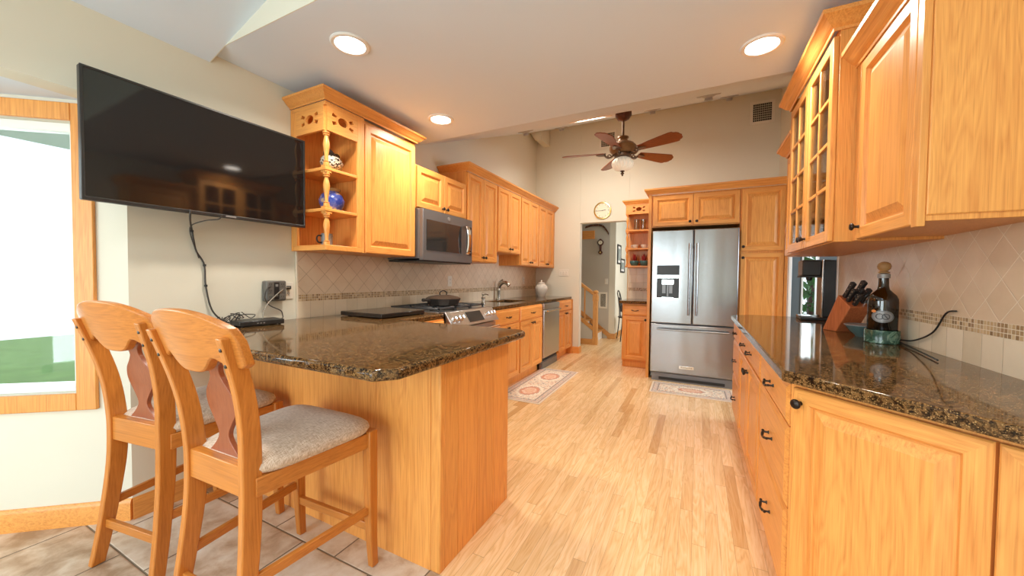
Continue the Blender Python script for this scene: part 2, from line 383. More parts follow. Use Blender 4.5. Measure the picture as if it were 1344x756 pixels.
# ---------------------------------------------------------------- mesh builder
class MB:
    def __init__(self): self.v = []; self.f = []; self.m = []
    def add(self, vs, fs, mi=0):
        k = len(self.v); self.v += [tuple(p) for p in vs]
        for f in fs: self.f.append([i + k for i in f]); self.m.append(mi)
        return self
    def box(self, x0, x1, y0, y1, z0, z1, m=0):
        x0, x1 = min(x0, x1), max(x0, x1); y0, y1 = min(y0, y1), max(y0, y1); z0, z1 = min(z0, z1), max(z0, z1)
        v = [(x, y, z) for z in (z0, z1) for y in (y0, y1) for x in (x0, x1)]
        return self.add(v, [(0, 2, 3, 1), (4, 5, 7, 6), (0, 1, 5, 4), (2, 6, 7, 3), (0, 4, 6, 2), (1, 3, 7, 5)], m)
    def prism(self, poly, axis, a, b, m=0, holes=()):
        """polygon (with holes) in the plane across an axis, pulled from a to b"""
        def P(p, w): return {'x': (w, p[0], p[1]), 'y': (p[0], w, p[1]), 'z': (p[0], p[1], w)}[axis]
        loops = [list(poly)] + [list(h) for h in holes]
        flat = [p for l in loops for p in l]; n = len(flat)
        if holes:
            tri = tessellate_polygon([[Vector((p[0], p[1], 0)) for p in l] for l in loops])
            tri = [tuple(x) for x in tri]
        else:
            tri = [tuple(range(n))]
        fs = [tuple(t) for t in tri] + [tuple(i + n for i in t)[::-1] for t in tri]
        k = 0
        for l in loops:
            q = len(l)
            for i in range(q):
                j = (i + 1) % q
                fs.append((k + i, k + i + n, k + j + n, k + j))
            k += q
        return self.add([P(p, a) for p in flat] + [P(p, b) for p in flat], fs, m)
    def lathe(self, prof, c=(0, 0, 0), axis='z', n=24, m=0, ribs=0, rib=0.0):
        vs, fs = [], []
        for r, h in prof:
            for i in range(n):
                a = 2 * math.pi * i / n
                rr = r * (1 + rib * math.cos(ribs * a)) if ribs else r
                p, q = rr * math.cos(a), rr * math.sin(a)
                o = {'z': (p, q, h), 'y': (p, h, q), 'x': (h, p, q)}[axis]
                vs.append((c[0] + o[0], c[1] + o[1], c[2] + o[2]))
        for k in range(len(prof) - 1):
            for i in range(n):
                j = (i + 1) % n
                fs.append((k * n + i, k * n + j, (k + 1) * n + j, (k + 1) * n + i))
        if prof[0][0] > 1e-6: fs.append(tuple(range(n))[::-1])
        if prof[-1][0] > 1e-6: fs.append(tuple((len(prof) - 1) * n + i for i in range(n)))
        return self.add(vs, fs, m)
    def tube(self, pts, r, n=8, m=0, closed=False):
        pts = [Vector(p) for p in pts]; N = len(pts)
        rr = r if isinstance(r, (list, tuple)) else [r] * N
        vs, fs, up = [], [], None
        for i, p in enumerate(pts):
            a = pts[(i - 1) % N] if (closed or i > 0) else p
            b = pts[(i + 1) % N] if (closed or i < N - 1) else p
            t = (b - a).normalized()
            if up is None:
                up = Vector((0, 0, 1)) if abs(t.z) < 0.9 else Vector((1, 0, 0))
            up = (up - t * up.dot(t)).normalized(); s = t.cross(up)
            for k in range(n):
                w = 2 * math.pi * k / n
                vs.append(p + (up * math.cos(w) + s * math.sin(w)) * rr[i])
        for i in range(N if closed else N - 1):
            i2 = (i + 1) % N
            for k in range(n):
                k2 = (k + 1) % n
                fs.append((i * n + k, i * n + k2, i2 * n + k2, i2 * n + k))
        if not closed: fs += [tuple(range(n))[::-1], tuple((N - 1) * n + k for k in range(n))]
        return self.add(vs, fs, m)
    def loft(self, secs, m=0, closed_ends=True):
        """secs: rings of equal length"""
        n = len(secs[0]); vs = [p for s in secs for p in s]; fs = []
        for i in range(len(secs) - 1):
            for k in range(n):
                k2 = (k + 1) % n
                fs.append((i * n + k, i * n + k2, (i + 1) * n + k2, (i + 1) * n + k))
        if closed_ends: fs += [tuple(range(n))[::-1], tuple((len(secs) - 1) * n + k for k in range(n))]
        return self.add(vs, fs, m)
    def bars(self, secs, m=0):
        """secs: (x, y, z, half width x, half width y) along an upright member"""
        return self.loft([[(x - a, y - b, z), (x + a, y - b, z), (x + a, y + b, z), (x - a, y + b, z)] for x, y, z, a, b in secs], m)
    def beam(self, p, q, w, h, m=0):
        """straight rectangular bar from p to q, w across, h high"""
        p, q = Vector(p), Vector(q); t = (q - p).normalized()
        s = t.cross(Vector((0, 0, 1)));  s = s.normalized() if s.length > 1e-5 else Vector((1, 0, 0))
        u = s.cross(t)
        ring = lambda c: [c - s * w / 2 - u * h / 2, c + s * w / 2 - u * h / 2, c + s * w / 2 + u * h / 2, c - s * w / 2 + u * h / 2]
        return self.loft([ring(p), ring(q)], m)
    def panel(self, x0, x1, z0, z1, y0, rings, mv=0, mh=1, t=0.02):
        """frame and raised panel seen from -y: rings of (inset, depth)"""
        vs = []
        for i, d in rings:
            y = y0 + d
            vs += [(x0 + i, y, z0 + i), (x1 - i, y, z0 + i), (x1 - i, y, z1 - i), (x0 + i, y, z1 - i)]
        n = len(rings)
        for k in range(n - 1):
            for s in range(4):
                s2 = (s + 1) % 4
                inner = rings[k][0] > 0.06
                self.add([vs[k * 4 + s], vs[k * 4 + s2], vs[k * 4 + 4 + s2], vs[k * 4 + 4 + s]], [(0, 1, 2, 3)], mv if (s % 2 or inner) else mh)
        self.add(vs[-4:], [(0, 1, 2, 3)], mv)
        self.add(vs[:4], [(3, 2, 1, 0)], mv)
        return self
    def sweep(self, path, prof, m=0):
        """moulding: profile of (out, up) along a plan path, out = to the right of travel"""
        P = [Vector(p[:2]) for p in path]; N = len(P); nr = []
        for i in range(N):
            d = []
            if i > 0: d.append((P[i] - P[i - 1]).normalized())
            if i < N - 1: d.append((P[i + 1] - P[i]).normalized())
            ns = [Vector((q.y, -q.x)) for q in d]
            if len(ns) == 1: nr.append(ns[0])
            else:
                b = (ns[0] + ns[1]).normalized(); nr.append(b / max(0.2, b.dot(ns[0])))
        secs = [[(P[i].x + nr[i].x * o, P[i].y + nr[i].y * o, path[i][2] + h) for o, h in prof] for i in range(N)]
        return self.loft(secs, m)
    def move(self, mat, start=0):
        for i in range(start, len(self.v)): self.v[i] = tuple(mat @ Vector(self.v[i]))
        return self
    def build(self, name, mats, parent=None, loc=None, rz=0.0, bevel=0.0, seg=2, smooth=38, weld=False):
        me = bpy.data.meshes.new(name)
        me.from_pydata(self.v, [], self.f)
        mats = mats if isinstance(mats, (list, tuple)) else [mats]
        for q in mats: me.materials.append(M[q] if isinstance(q, str) else q)
        for p, i in zip(me.polygons, self.m): p.material_index = min(i, len(mats) - 1)
        bm = bmesh.new(); bm.from_mesh(me)
        if weld: bmesh.ops.remove_doubles(bm, verts=bm.verts, dist=1e-5)
        bmesh.ops.recalc_face_normals(bm, faces=bm.faces)
        bm.to_mesh(me); bm.free()
        if smooth:
            me.polygons.foreach_set('use_smooth', [True] * len(me.polygons))
            me.set_sharp_from_angle(angle=R(smooth))
        o = bpy.data.objects.new(name, me); COL.objects.link(o)
        if parent is not None: o.parent = parent
        if loc is not None: o.location = loc
        o.rotation_euler.z = rz
        if bevel:
            b = o.modifiers.new('bevel', 'BEVEL'); b.width = bevel; b.segments = seg; b.limit_method = 'ANGLE'; b.angle_limit = R(40)
        return o

def tag(o, label, cat, group=None, kind=None):
    if label: o['label'] = label
    if cat: o['category'] = cat
    if group: o['group'] = group
    if kind: o['kind'] = kind
    return o
def thing(name, label, cat, loc=(0, 0, 0), rz=0.0, group=None):
    o = bpy.data.objects.new(name, None); COL.objects.link(o)
    o.empty_display_size = 0.05
    o.location = loc; o.rotation_euler.z = rz
    return tag(o, label, cat, group)
def struct(name, mb, mats, **kw):
    o = mb.build(name, mats, **kw); o['kind'] = 'structure'; return o
def dup(src, loc, rz=None, label=None):
    def cp(o, par):
        c = o.copy(); COL.objects.link(c)
        if par is not None: c.parent = par
        for ch in list(o.children): cp(ch, c)
        return c
    r = cp(src, None); r.location = loc
    if rz is not None: r.rotation_euler.z = rz
    if label: r['label'] = label
    return r
def circle(cx, cy, rx, ry, n=20, a0=0):
    return [(cx + rx * math.cos(a0 + 2 * math.pi * i / n), cy + ry * math.sin(a0 + 2 * math.pi * i / n)) for i in range(n)]
def smoothpts(pts, k=6):
    """Catmull-Rom through the points"""
    P = [Vector(p) for p in pts]; out = []
    for i in range(len(P) - 1):
        a = P[max(i - 1, 0)]; b = P[i]; c = P[i + 1]; d = P[min(i + 2, len(P) - 1)]
        for j in range(k):
            t = j / k
            out.append(0.5 * ((2 * b) + (c - a) * t + (2 * a - 5 * b + 4 * c - d) * t * t + (3 * b - 3 * c + d - a) * t ** 3))
    out.append(P[-1]); return out
def text_mb(s, size, depth=0.0008):
    cu = bpy.data.curves.new('t', 'FONT'); cu.body = s; cu.size = size; cu.extrude = depth; cu.align_x = 'CENTER'; cu.align_y = 'CENTER'
    o = bpy.data.objects.new('t', cu); COL.objects.link(o)
    dg = bpy.context.evaluated_depsgraph_get()
    me = bpy.data.meshes.new_from_object(o.evaluated_get(dg))
    b = MB().add([v.co[:] for v in me.vertices], [tuple(p.vertices) for p in me.polygons])
    bpy.data.objects.remove(o); bpy.data.curves.remove(cu); bpy.data.meshes.remove(me)
    return b

# ---------------------------------------------------------------- room shell
XL, XR, YB = -2.47, 0.90, 5.80         # left wall, right wall, back wall
ZC, YG, YE = 2.45, 1.12, 2.735          # flat ceiling and its two edges
BD = Vector((-0.782, -0.623))          # run of the angled bay wall away from its corner
BC = Vector((XL, 0.772))
BN = Vector((-0.623, 0.782))           # outward of the bay wall
BE = BC + BD * 1.25
slope = lambda y: ZC + (y - YE) * 0.392
vault = lambda x: 2.40 + (x - XL) * 0.31 if x < 0.4 else 2.40 + (0.8 - x - XL) * 0.31

struct('floor', MB().prism([(XL - .2, 1.19), (3.2, 1.19), (3.2, 12.2), (-5.2, 12.2), (-5.2, 5.7), (XL - .2, 5.7)], 'z', -0.08, 0), 'planks')
struct('floor_tiled', MB().prism([(-4.0, -3.3), (3.2, -3.3), (3.2, 1.19), (-4.0, 1.19)], 'z', -0.08, 0), 'floor_tile')

# left wall of the kitchen
struct('wall_left', MB().box(XL - .12, XL, BC.y, YB + .1, 0, 3.95).box(XL - .12, XL, -3.0, BC.y, 2.02, 2.75), 'wall')
struct('ceiling_bay', MB().box(-3.7, XL - .12, -3.12, 1.2, 2.02, 2.08), 'ceiling')
# angled bay wall with a window: built in its own frame, then turned
def bay(s, d, z): p = BC + BD * s + BN * d; return (p.x, p.y, z)
def bay_box(mb, s0, s1, d0, d1, z0, z1, m=0):
    v = [bay(s, d, z) for z in (z0, z1) for d in (d0, d1) for s in (s0, s1)]
    return mb.add(v, [(0, 2, 3, 1), (4, 5, 7, 6), (0, 1, 5, 4), (2, 6, 7, 3), (0, 4, 6, 2), (1, 3, 7, 5)], m)
mb = MB()
bay_box(mb, 0, .205, 0, .12, 0, 2.02); bay_box(mb, 1.05, 1.25, 0, .12, 0, 2.02)
bay_box(mb, .205, 1.05, 0, .12, 0, .64); bay_box(mb, .205, 1.05, 0, .12, 1.92, 2.02)
struct('wall_bay', mb, 'wall')
mb = MB()
bay_box(mb, .125, .205, -.018, .0, .56, 2.0); bay_box(mb, 1.05, 1.13, -.018, .0, .56, 2.0)
bay_box(mb, .205, 1.05, -.018, .0, .56, .64); bay_box(mb, .205, 1.05, -.018, .0, 1.92, 2.0)
wn = struct('window_1', mb, 'oak_z', bevel=.004)
mb = MB()
for a, b in ((.205, .245), (1.01, 1.05), (.60, .64)): bay_box(mb, a, b, .03, .075, .64, 1.92)
for a, b in ((.64, .68), (1.88, 1.92)): bay_box(mb, .205, 1.05, .03, .075, a, b)
mb.build('sash', 'white', wn, bevel=.003)
mb = MB(); bay_box(mb, .24, 1.02, .05, .055, .67, 1.89); mb.build('window_pane', 'glass', wn)

# breakfast-area walls behind the camera
mb = MB()
mb.box(BE.x - .12, BE.x, -3.12, -2.25, 0, 2.02); mb.box(BE.x - .12, BE.x, -0.35, BE.y, 0, 2.02)
mb.box(BE.x - .12, BE.x, -2.25, -0.35, 0, .75); mb.box(BE.x - .12, BE.x, -2.25, -0.35, 1.9, 2.02)
struct('wall_breakfast_left', mb, 'wall')
mb = MB()
for a, b, c, d in ((-2.25, -.35, .67, .75), (-2.25, -.35, 1.9, 1.98), (-2.33, -2.25, .67, 1.98), (-.35, -.27, .67, 1.98), (-1.32, -1.28, .75, 1.9)):
    mb.box(BE.x - .05, BE.x + .018, a, b, c, d)
wn = struct('window_2_added', mb, 'oak_z', bevel=.003)  # unseen window, put in to let more light into the room
MB().box(BE.x - .03, BE.x - .025, -2.24, -.36, .76, 1.89).build('window_pane', 'glass', wn)
mb = MB()
mb.box(-4.0, -2.9, -3.12, -3.0, 0, 3.4); mb.box(-.55, 3.2, -3.12, -3.0, 0, 3.4); mb.box(-2.9, -.55, -3.12, -3.0, 2.3, 3.4); mb.box(-2.9, -.55, -3.12, -3.0, 0, .12)
struct('wall_front', mb, 'wall')
mb = MB()
for a in (-2.9, -2.14, -1.39, -.63): mb.box(a, a + .08, -3.08, -2.99, .12, 2.3)
mb.box(-2.9, -.55, -3.08, -2.99, .12, .22); mb.box(-2.9, -.55, -3.08, -2.99, 2.2, 2.3)
wn = struct('window_3', mb, 'white', bevel=.004)
MB().box(-2.85, -.6, -3.04, -3.035, .2, 2.22).build('window_pane', 'glass', wn)

# right wall, its passage to the side room, and that room
mb = MB()
mb.box(XR, XR + .12, -3.0, 3.42, 0, 3.95); mb.box(XR, XR + .12, 3.42, YB + .1, 2.12, 3.95)
struct('wall_right', mb, 'wall')
mb = MB(); mb.box(XR - .012, XR + .13, 3.40, 3.43, 0, 2.13); mb.box(XR - .054, XR - .027, 4.765, 4.797, 0, 2.09); mb.box(XR - .012, XR + .13, 3.43, YB, 2.09, 2.13)
struct('trim_1', mb, 'white', bevel=.003)
mb = MB()
mb.box(XR + .12, 1.315, 6.5, 6.6, 0, 2.6); mb.box(1.475, 3.2, 6.5, 6.6, 0, 2.6); mb.box(1.315, 1.475, 6.5, 6.6, 0, .4); mb.box(1.315, 1.475, 6.5, 6.6, 2.0, 2.6)
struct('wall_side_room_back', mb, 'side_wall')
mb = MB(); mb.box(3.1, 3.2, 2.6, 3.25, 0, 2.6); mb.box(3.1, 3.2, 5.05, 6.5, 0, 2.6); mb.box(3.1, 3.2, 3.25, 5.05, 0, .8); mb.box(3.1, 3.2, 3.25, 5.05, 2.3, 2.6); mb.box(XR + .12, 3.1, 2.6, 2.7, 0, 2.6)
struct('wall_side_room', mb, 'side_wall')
struct('ceiling_side_room', MB().box(XR + .12, 3.2, 2.6, 6.6, 2.6, 2.68), 'ceiling')
mb = MB(); mb.box(1.30, 1.32, 6.48, 6.56, .38, 2.02); mb.box(1.47, 1.49, 6.48, 6.56, .38, 2.02); mb.box(1.32, 1.47, 6.48, 6.56, .38, .40); mb.box(1.32, 1.47, 6.48, 6.56, 2.0, 2.02)
wn = struct('window_4', mb, 'white')
MB().box(1.32, 1.47, 6.53, 6.535, .4, 2.0).build('window_pane', 'glass', wn)

# back wall with the cased-less doorway
DX0, DX1, DZ = -1.702, -0.950, 2.090
mb = MB()
mb.box(-5.2, DX0, YB, YB + .12, 0, 3.95); mb.box(DX1, XR + .12, YB, YB + .12, 0, 3.95); mb.box(DX0, DX1, YB, YB + .12, DZ, 3.95)
struct('wall_back', mb, 'wall', bevel=.003)

# ceilings
struct('ceiling', MB().box(XL - .1, XR + .1, YG + .004, YE, ZC, ZC + .06), 'ceiling')
struct('ceiling_slope', MB().prism([(YE, ZC), (YB + .1, slope(YB + .1)), (YB + .1, slope(YB + .1) + .06), (YE, ZC + .06)], 'x', XL - .1, XR + .1), 'ceiling')
mb = MB()
SX0, SX1, SY0, SY1 = -1.15, .3, -1.7, -.5
def vq(x0, x1, y0, y1): 
    mb.prism([(x0, vault(x0)), (x1, vault(x1)), (x1, vault(x1) + .06), (x0, vault(x0) + .06)], 'y', y0, y1)
vq(XL - .12, SX0, -3.12, YG); vq(SX0, SX1, SY1, YG); vq(SX0, SX1, -3.12, SY0); vq(SX1, .4, -3.12, YG); vq(.4, 3.2, -3.12, YG)  # gap left in the vault for the added overhead light
struct('ceiling_vault', mb, 'ceiling')
struct('wall_gable', MB().prism([(-2.60, vault(-2.60)), (XL + .05 / .31, ZC), (XR + .05, ZC), (XR + .05, vault(XR) + .05), (.4, vault(.4) + .05), (-2.60, vault(-2.60) + .05)], 'y', YG, YG + .004), 'wall')
# boxed chase in the far top corner of the sloped ceiling
struct('trim_2', MB().prism([(XL - .02, 3.74), (XL - .02, 3.60), (-2.355, 3.395), (-2.235, 3.375), (-2.235, 3.74)], 'y', 5.44, YB), 'wall')

# hall beyond the doorway
HX, HY = -1.48, 7.55
struct('wall_hall', MB().box(-5.2, HX - .12, HY, HY + .12, 0, 3.6), 'hall_wall')
struct('wall_hall_corridor', MB().box(HX - .12, HX, HY, 12.2, 0, 3.6), 'wall')
mb = MB(); mb.box(-5.2, -5.1, YB, HY, 0, 3.6); mb.box(HX, .6, 12.1, 12.2, 0, 3.6)
mb.box(.4, .5, YB + .12, 6.6, 0, 3.6); mb.box(.4, .5, 8.6, 12.2, 0, 3.6); mb.box(.4, .5, 6.6, 8.6, 0, .5); mb.box(.4, .5, 6.6, 8.6, 2.4, 3.6)
struct('wall_hall_far', mb, 'wall')
struct('ceiling_hall', MB().box(-5.2, .6, YB + .1, 12.2, 3.0, 3.06), 'ceiling')
mb = MB(); mb.box(.38, .52, 6.55, 6.6, .45, 2.45); mb.box(.38, .52, 8.6, 8.65, .45, 2.45); mb.box(.38, .52, 6.6, 8.6, .45, .5); mb.box(.38, .52, 6.6, 8.6, 2.4, 2.45); mb.box(.42, .48, 7.58, 7.62, .5, 2.4)
wn = struct('window_5', mb, 'white'); MB().box(.45, .455, 6.6, 8.6, .5, 2.4).build('window_pane', 'glass', wn)
dr = struct('door_1', MB().box(HX, HX + .02, 8.95, 9.05, 0, 2.15).box(HX, HX + .02, 9.85, 9.95, 0, 2.15).box(HX, HX + .02, 9.05, 9.85, 2.05, 2.15), 'stair_z', bevel=.004)
MB().box(HX, HX + .008, 9.05, 9.85, 0.01, 2.05).build('door_leaf', 'white', dr)

# skirting
bbp = [(0, 0), (.014, 0), (.014, .085), (.010, .098), (.004, .105), (0, .105)]
struct('baseboard_left', MB().sweep([(XL, BC.y, 0), (XL, 1.19, 0)], bbp), 'oak_y')
p, q = BC, BE
struct('baseboard_bay', MB().sweep([(q.x, q.y, 0), (p.x, p.y, 0)], bbp), 'oak_x')
struct('baseboard_back', MB().sweep([(-1.85, YB, 0), (DX0, YB, 0), (DX0, YB + .12, 0)], bbp), 'oak_x')
struct('baseboard_hall', MB().sweep([(-1.62, HY, 0), (HX, HY, 0), (HX, 8.95, 0)], bbp), 'stair_x')
# outdoors
struct('floor_patio', MB().box(.7, 5, 6.7, 11.5, -.1, 0.0), 'patio')
tag(MB().box(-9, 9, -14, -3.15, -.2, -.1).box(-12, -4.05, -3.15, 3.0, -.2, -.1).box(-4.05, -2.7, 1.3, 5.6, -.2, -.1).box(-12, -4.05, 3.0, 5.6, -.2, -.1).box(3.25, 9, 2, 16, -.2, -.1).box(.7, 3.25, 6.65, 16, -.2, -.1).build('lawn', 'lawn'), 'green lawn outside the windows', 'lawn', kind='structure')

# ---------------------------------------------------------------- hardware and cabinet builders
OAK = ['oak_z', 'oak_x']
RP = [(0, .020), (0, .004), (.004, 0), (.046, 0), (.052, .008), (.056, .015), (.063, .015), (.094, .002), (.098, .002)]
RPS = [(0, .020), (0, .004), (.004, 0), (.036, 0), (.042, .008), (.045, .014), (.051, .014), (.072, .002), (.075, .002)]
SLAB = [(0, .020), (0, .009), (.016, 0)]
KNOB = MB().lathe([(.0001, 0), (.007, 0), (.0055, -.006), (.0055, -.014), (.012, -.018), (.0155, -.022), (.0155, -.026), (.011, -.030), (.0001, -.031)], axis='y', n=16)
def _pull():
    mb = MB()
    for s in (-1, 1):
        mb.lathe([(.0001, 0), (.008, 0), (.008, -.003), (.0045, -.006), (.0045, -.024), (.0001, -.026)], c=(s * .043, 0, 0), axis='y', n=10)
    pts = [(-.056, -.022, .003), (-.043, -.024, 0), (-.030, -.027, -.004), (0, -.031, -.009), (.030, -.027, -.004), (.043, -.024, 0), (.056, -.022, .003)]
    mb.tube(smoothpts(pts, 4), [.004 + .0022 * abs(math.cos(i * math.pi / 8)) for i in range(25)], n=8)
    return mb.move(Matrix.Diagonal((.85, .9, .85, 1)))
PULL = _pull()
_hw = {}
def hardware(kind, parent, x, z, y):
    if kind not in _hw:
        o = (KNOB if kind == 'knob' else PULL).build('knob' if kind == 'knob' else 'pull_handle', 'bronze', smooth=50)
        _hw[kind] = o.data; bpy.data.objects.remove(o)
    o = bpy.data.objects.new('knob' if kind == 'knob' else 'pull_handle', _hw[kind]); COL.objects.link(o)
    o.parent = parent; o.location = (x, y, z); return o
def door(par, x0, x1, z0, z1, knob=None, y=0.0, rings=None):
    rings = rings or (RP if (x1 - x0) > .26 else RPS)
    d = MB().panel(x0, x1, z0, z1, y, rings).build('door', OAK, par)
    if knob: hardware('knob', d, knob[0], knob[1], y)
    return d
def drawer(par, x0, x1, z0, z1, pulls=(), y=0.0, kind='pull'):
    d = MB().panel(x0, x1, z0, z1, y, SLAB, 1, 1).build('drawer_front', ['oak_x', 'oak_x'], par)
    for px in pulls: hardware(kind, d, px, (z0 + z1) / 2, y)
    return d
def carcass(par, w, z0, z1, depth, toe=False, hollow=False):
    mb = MB()
    if toe: mb.box(.0, w, .075, depth, 0, z0)
    mb.box(0, w, .020, depth, z0, z1)
    return mb.build('carcass', 'oak_z', par, bevel=.0015, seg=1)
def pair(par, w, z0, z1, kz, m=.012, g=.004):
    h = w / 2
    door(par, m, h - g / 2, z0, z1, (h - .030, kz)); door(par, h + g / 2, w - m, z0, z1, (h + .030, kz))
CROWN = [(.001, 0), (.006, 0), (.008, .012), (.018, .018), (.030, .030), (.046, .052), (.056, .058), (.058, .075), (.050, .078), (.001, .078)]
def crown(path, label, where, prof=CROWN, mat='oak_y'):
    return tag(MB().sweep(path, prof).build('crown_moulding', mat, smooth=30), label, 'moulding', where)
LROT, RROT = R(90), R(-90)
XF, XU = -1.80, -2.12                  # left run: base fronts and upper fronts

# ---------------------------------------------------------------- peninsula
t = thing('peninsula_cabinet', 'oak breakfast peninsula panelled on the stool side, under the brown granite top', 'cabinet', (-1.69, 1.49, 0))
def pbox(x0, x1, y0, y1, z0, z1): return MB().box(x0 + 1.69, x1 + 1.69, y0 - 1.49, y1 - 1.49, z0, z1)
pbox(XL + .003, -.945, 1.20, 1.78, 0, .876).build('carcass', 'oak_z', t)
pbox(XL + .003, -.962, 1.19, 1.20, 0, .876).build('back_panel', 'oak_z', t)
for i, (a, b) in enumerate(((1.224, 1.315), (1.3165, 1.47), (1.4715, 1.625), (1.6265, 1.784))): pbox(-.945, -.913, a, b, 0, .876).build('end_board', 'oak_z', t, bevel=.001, seg=1)
pbox(-.962, -.911, 1.188, 1.224, 0, .876).build('corner_post', 'oak_z', t, bevel=.006)

ct = [(XL + .003, .832), (-.905, .832), (-.848, .895), (-.848, 1.84)]
ct += [(-.848 - .085 + .085 * math.cos(a), 1.84 + .085 * math.sin(a)) for a in (R(20), R(45), R(70), R(90))]
ct += [(-1.80, 1.925), (-1.825, 1.95), (-1.825, 2.425), (XL + .003, 2.425)]
tag(MB().prism(ct, 'z', .876, .914).build('peninsula_countertop', 'granite', bevel=.013, seg=3), 'speckled brown granite peninsula top with clipped corners reaching to the range', 'countertop')
SK = (-2.34, -1.98, 3.88, 4.44)
hole = [(SK[0], SK[2]), (SK[1], SK[2]), (SK[1], SK[3]), (SK[0], SK[3])]
tag(MB().prism([(XL + .003, 3.19), (-1.825, 3.19), (-1.825, YB - .003), (XL + .003, YB - .003)], 'z', .876, .914, holes=[hole]).build('countertop', 'granite', bevel=.008, seg=3), 'brown granite worktop with the sink, between the range and the far wall', 'countertop')
mb = MB()
x0, x1, y0, y1 = SK; mb.box(x0 - .01, x0, y0, y1, .70, .876); mb.box(x1, x1 + .01, y0, y1, .70, .876); mb.box(x0, x1, y0 - .01, y0, .70, .876); mb.box(x0, x1, y1, y1 + .01, .70, .876); mb.box(x0 - .01, x1 + .01, y0 - .01, y1 + .01, .69, .70)
tag(mb.build('undermount_sink', 'slate_steel'), 'dark undermount sink sunk in the granite worktop below the faucet', 'sink')

# ---------------------------------------------------------------- left run: base units (local x runs away from the camera)
def base(label, y0, y1, group='base cabinets along the range wall', depth=None, x=XF, rz=LROT):
    t = thing('base_cabinet', label, 'cabinet', (x, y0, 0), rz, group)
    return t, y1 - y0
t, w = base('narrow oak base cabinet squeezed between peninsula and range', 1.93, 2.412)
carcass(t, w, .10, .874, .60, True)
drawer(t, .14, w - .012, .715, .860, (.31,), kind='knob'); door(t, .14, w - .012, .115, .705, (w - .05, .66))
t, w = base('oak base cabinet with one drawer and one door, right beside the range', 3.195, 3.805)
carcass(t, w, .10, .874, .60, True)
drawer(t, .012, w - .012, .715, .860, (w / 2,)); door(t, .012, w - .012, .115, .705, (w / 2, .672))
t, w = base('oak sink cabinet, wide drawer front over two doors, left of the dishwasher', 3.807, 4.497)
MB().box(0, w, .075, .60, 0, .10).box(0, w, .02, .60, .10, .685).box(0, w, .02, .155, .685, .874).build('carcass', 'oak_z', t, bevel=.0015, seg=1)
drawer(t, .012, w - .012, .715, .860, (w / 2,)); pair(t, w, .115, .705, .668)
t, w = base('last oak base cabinet before the doorway, drawer over two narrow doors, right of the dishwasher', 5.115, 5.745)
carcass(t, w, .10, .874, .60, True)
drawer(t, .012, w - .012, .715, .860, (w / 2,)); pair(t, w, .115, .705, .675)
tag(MB().box(XL + .01, -1.80, 5.746, YB - .003, .0, .874).build('filler_strip', 'oak_z'), 'narrow oak filler closing the base run against the far wall', 'filler')

# dishwasher
t = thing('dishwasher', 'stainless steel dishwasher built into the base run under the granite', 'dishwasher', (XF, 4.50, 0), LROT)
w = .612
MB().box(.004, w - .004, .03, .58, .11, .872).build('tub', 'black_soft', t)
MB().box(.004, w - .004, -.012, .03, .155, .790).build('door_panel', 'steel_bright', t, bevel=.005)
MB().box(.004, w - .004, -.012, .03, .795, .870).build('control_panel', 'steel_bright', t, bevel=.004)
mb = MB().tube([(.05, -.045, .775), (w - .05, -.045, .775)], .011, 10)
for s in (.07, w - .07): mb.box(s - .008, s + .008, -.045, -.010, .766, .784)
mb.build('handle', 'chrome', t)
MB().box(.004, w - .004, .02, .05, .0, .105).box(.02, w - .02, .012, .02, .03, .09).build('kick_grille', 'slate_steel', t)

# ---------------------------------------------------------------- range
t = thing('range', 'slide-in stainless steel gas range with slanted front knobs and a black display', 'range', (XF, 2.430, 0), LROT)
w = .755
MB().box(.0, w, .02, .655, .03, .905).build('body', 'slate_steel', t)
MB().box(.0, w, .02, .655, .905, .918).build('cooktop', 'steel_bright', t, bevel=.003)
MB().prism([(-.065, .800), (.02, .800), (.09, .922), (.02, .922)], 'x', .0, w).build('control_panel', 'steel_bright', t, bevel=.004)
nv = Vector((0, -.122, .085)).normalized()    # outward of the slanted panel (local)
rot = Vector((0, -1, 0)).rotation_difference(nv).to_matrix().to_4x4()
kn = MB().lathe([(.0001, .004), (.021, .004), (.021, -.004), (.017, -.008), (.0165, -.030), (.014, -.034), (.0001, -.034)], axis='y', n=18).box(-.004, .004, -.042, -.03, -.016, .016)
for x in (.06, .115, .170, w - .17, w - .115, w - .06):
    MB_ = MB(); MB_.v, MB_.f, MB_.m = list(kn.v), kn.f, kn.m
    MB_.move(Matrix.Translation((x, -.022, .861)) @ rot); MB_.build('burner_knob', 'chrome', t)
mb = MB().box(-.115, .125, -.003, .002, -.048, .052); mb.move(Matrix.Translation((w / 2, -.0225, .861)) @ rot); mb.build('display', 'black', t)
mb = MB().box(.006, w - .006, -.03, .02, .24, .785); mb.build('oven_door', 'steel_bright', t, bevel=.005)
MB().box(.10, w - .10, -.033, -.028, .34, .66).build('oven_window', 'dark_glass', t)
mb = MB().tube([(.04, -.085, .745), (w - .04, -.085, .745)], .013, 10)
for s in (.07, w - .07): mb.box(s - .012, s + .012, -.085, -.028, .735, .757)
mb.build('oven_handle', 'chrome', t)
MB().box(.006, w - .006, -.02, .02, .06, .23).build('warming_drawer', 'steel_bright', t, bevel=.005)
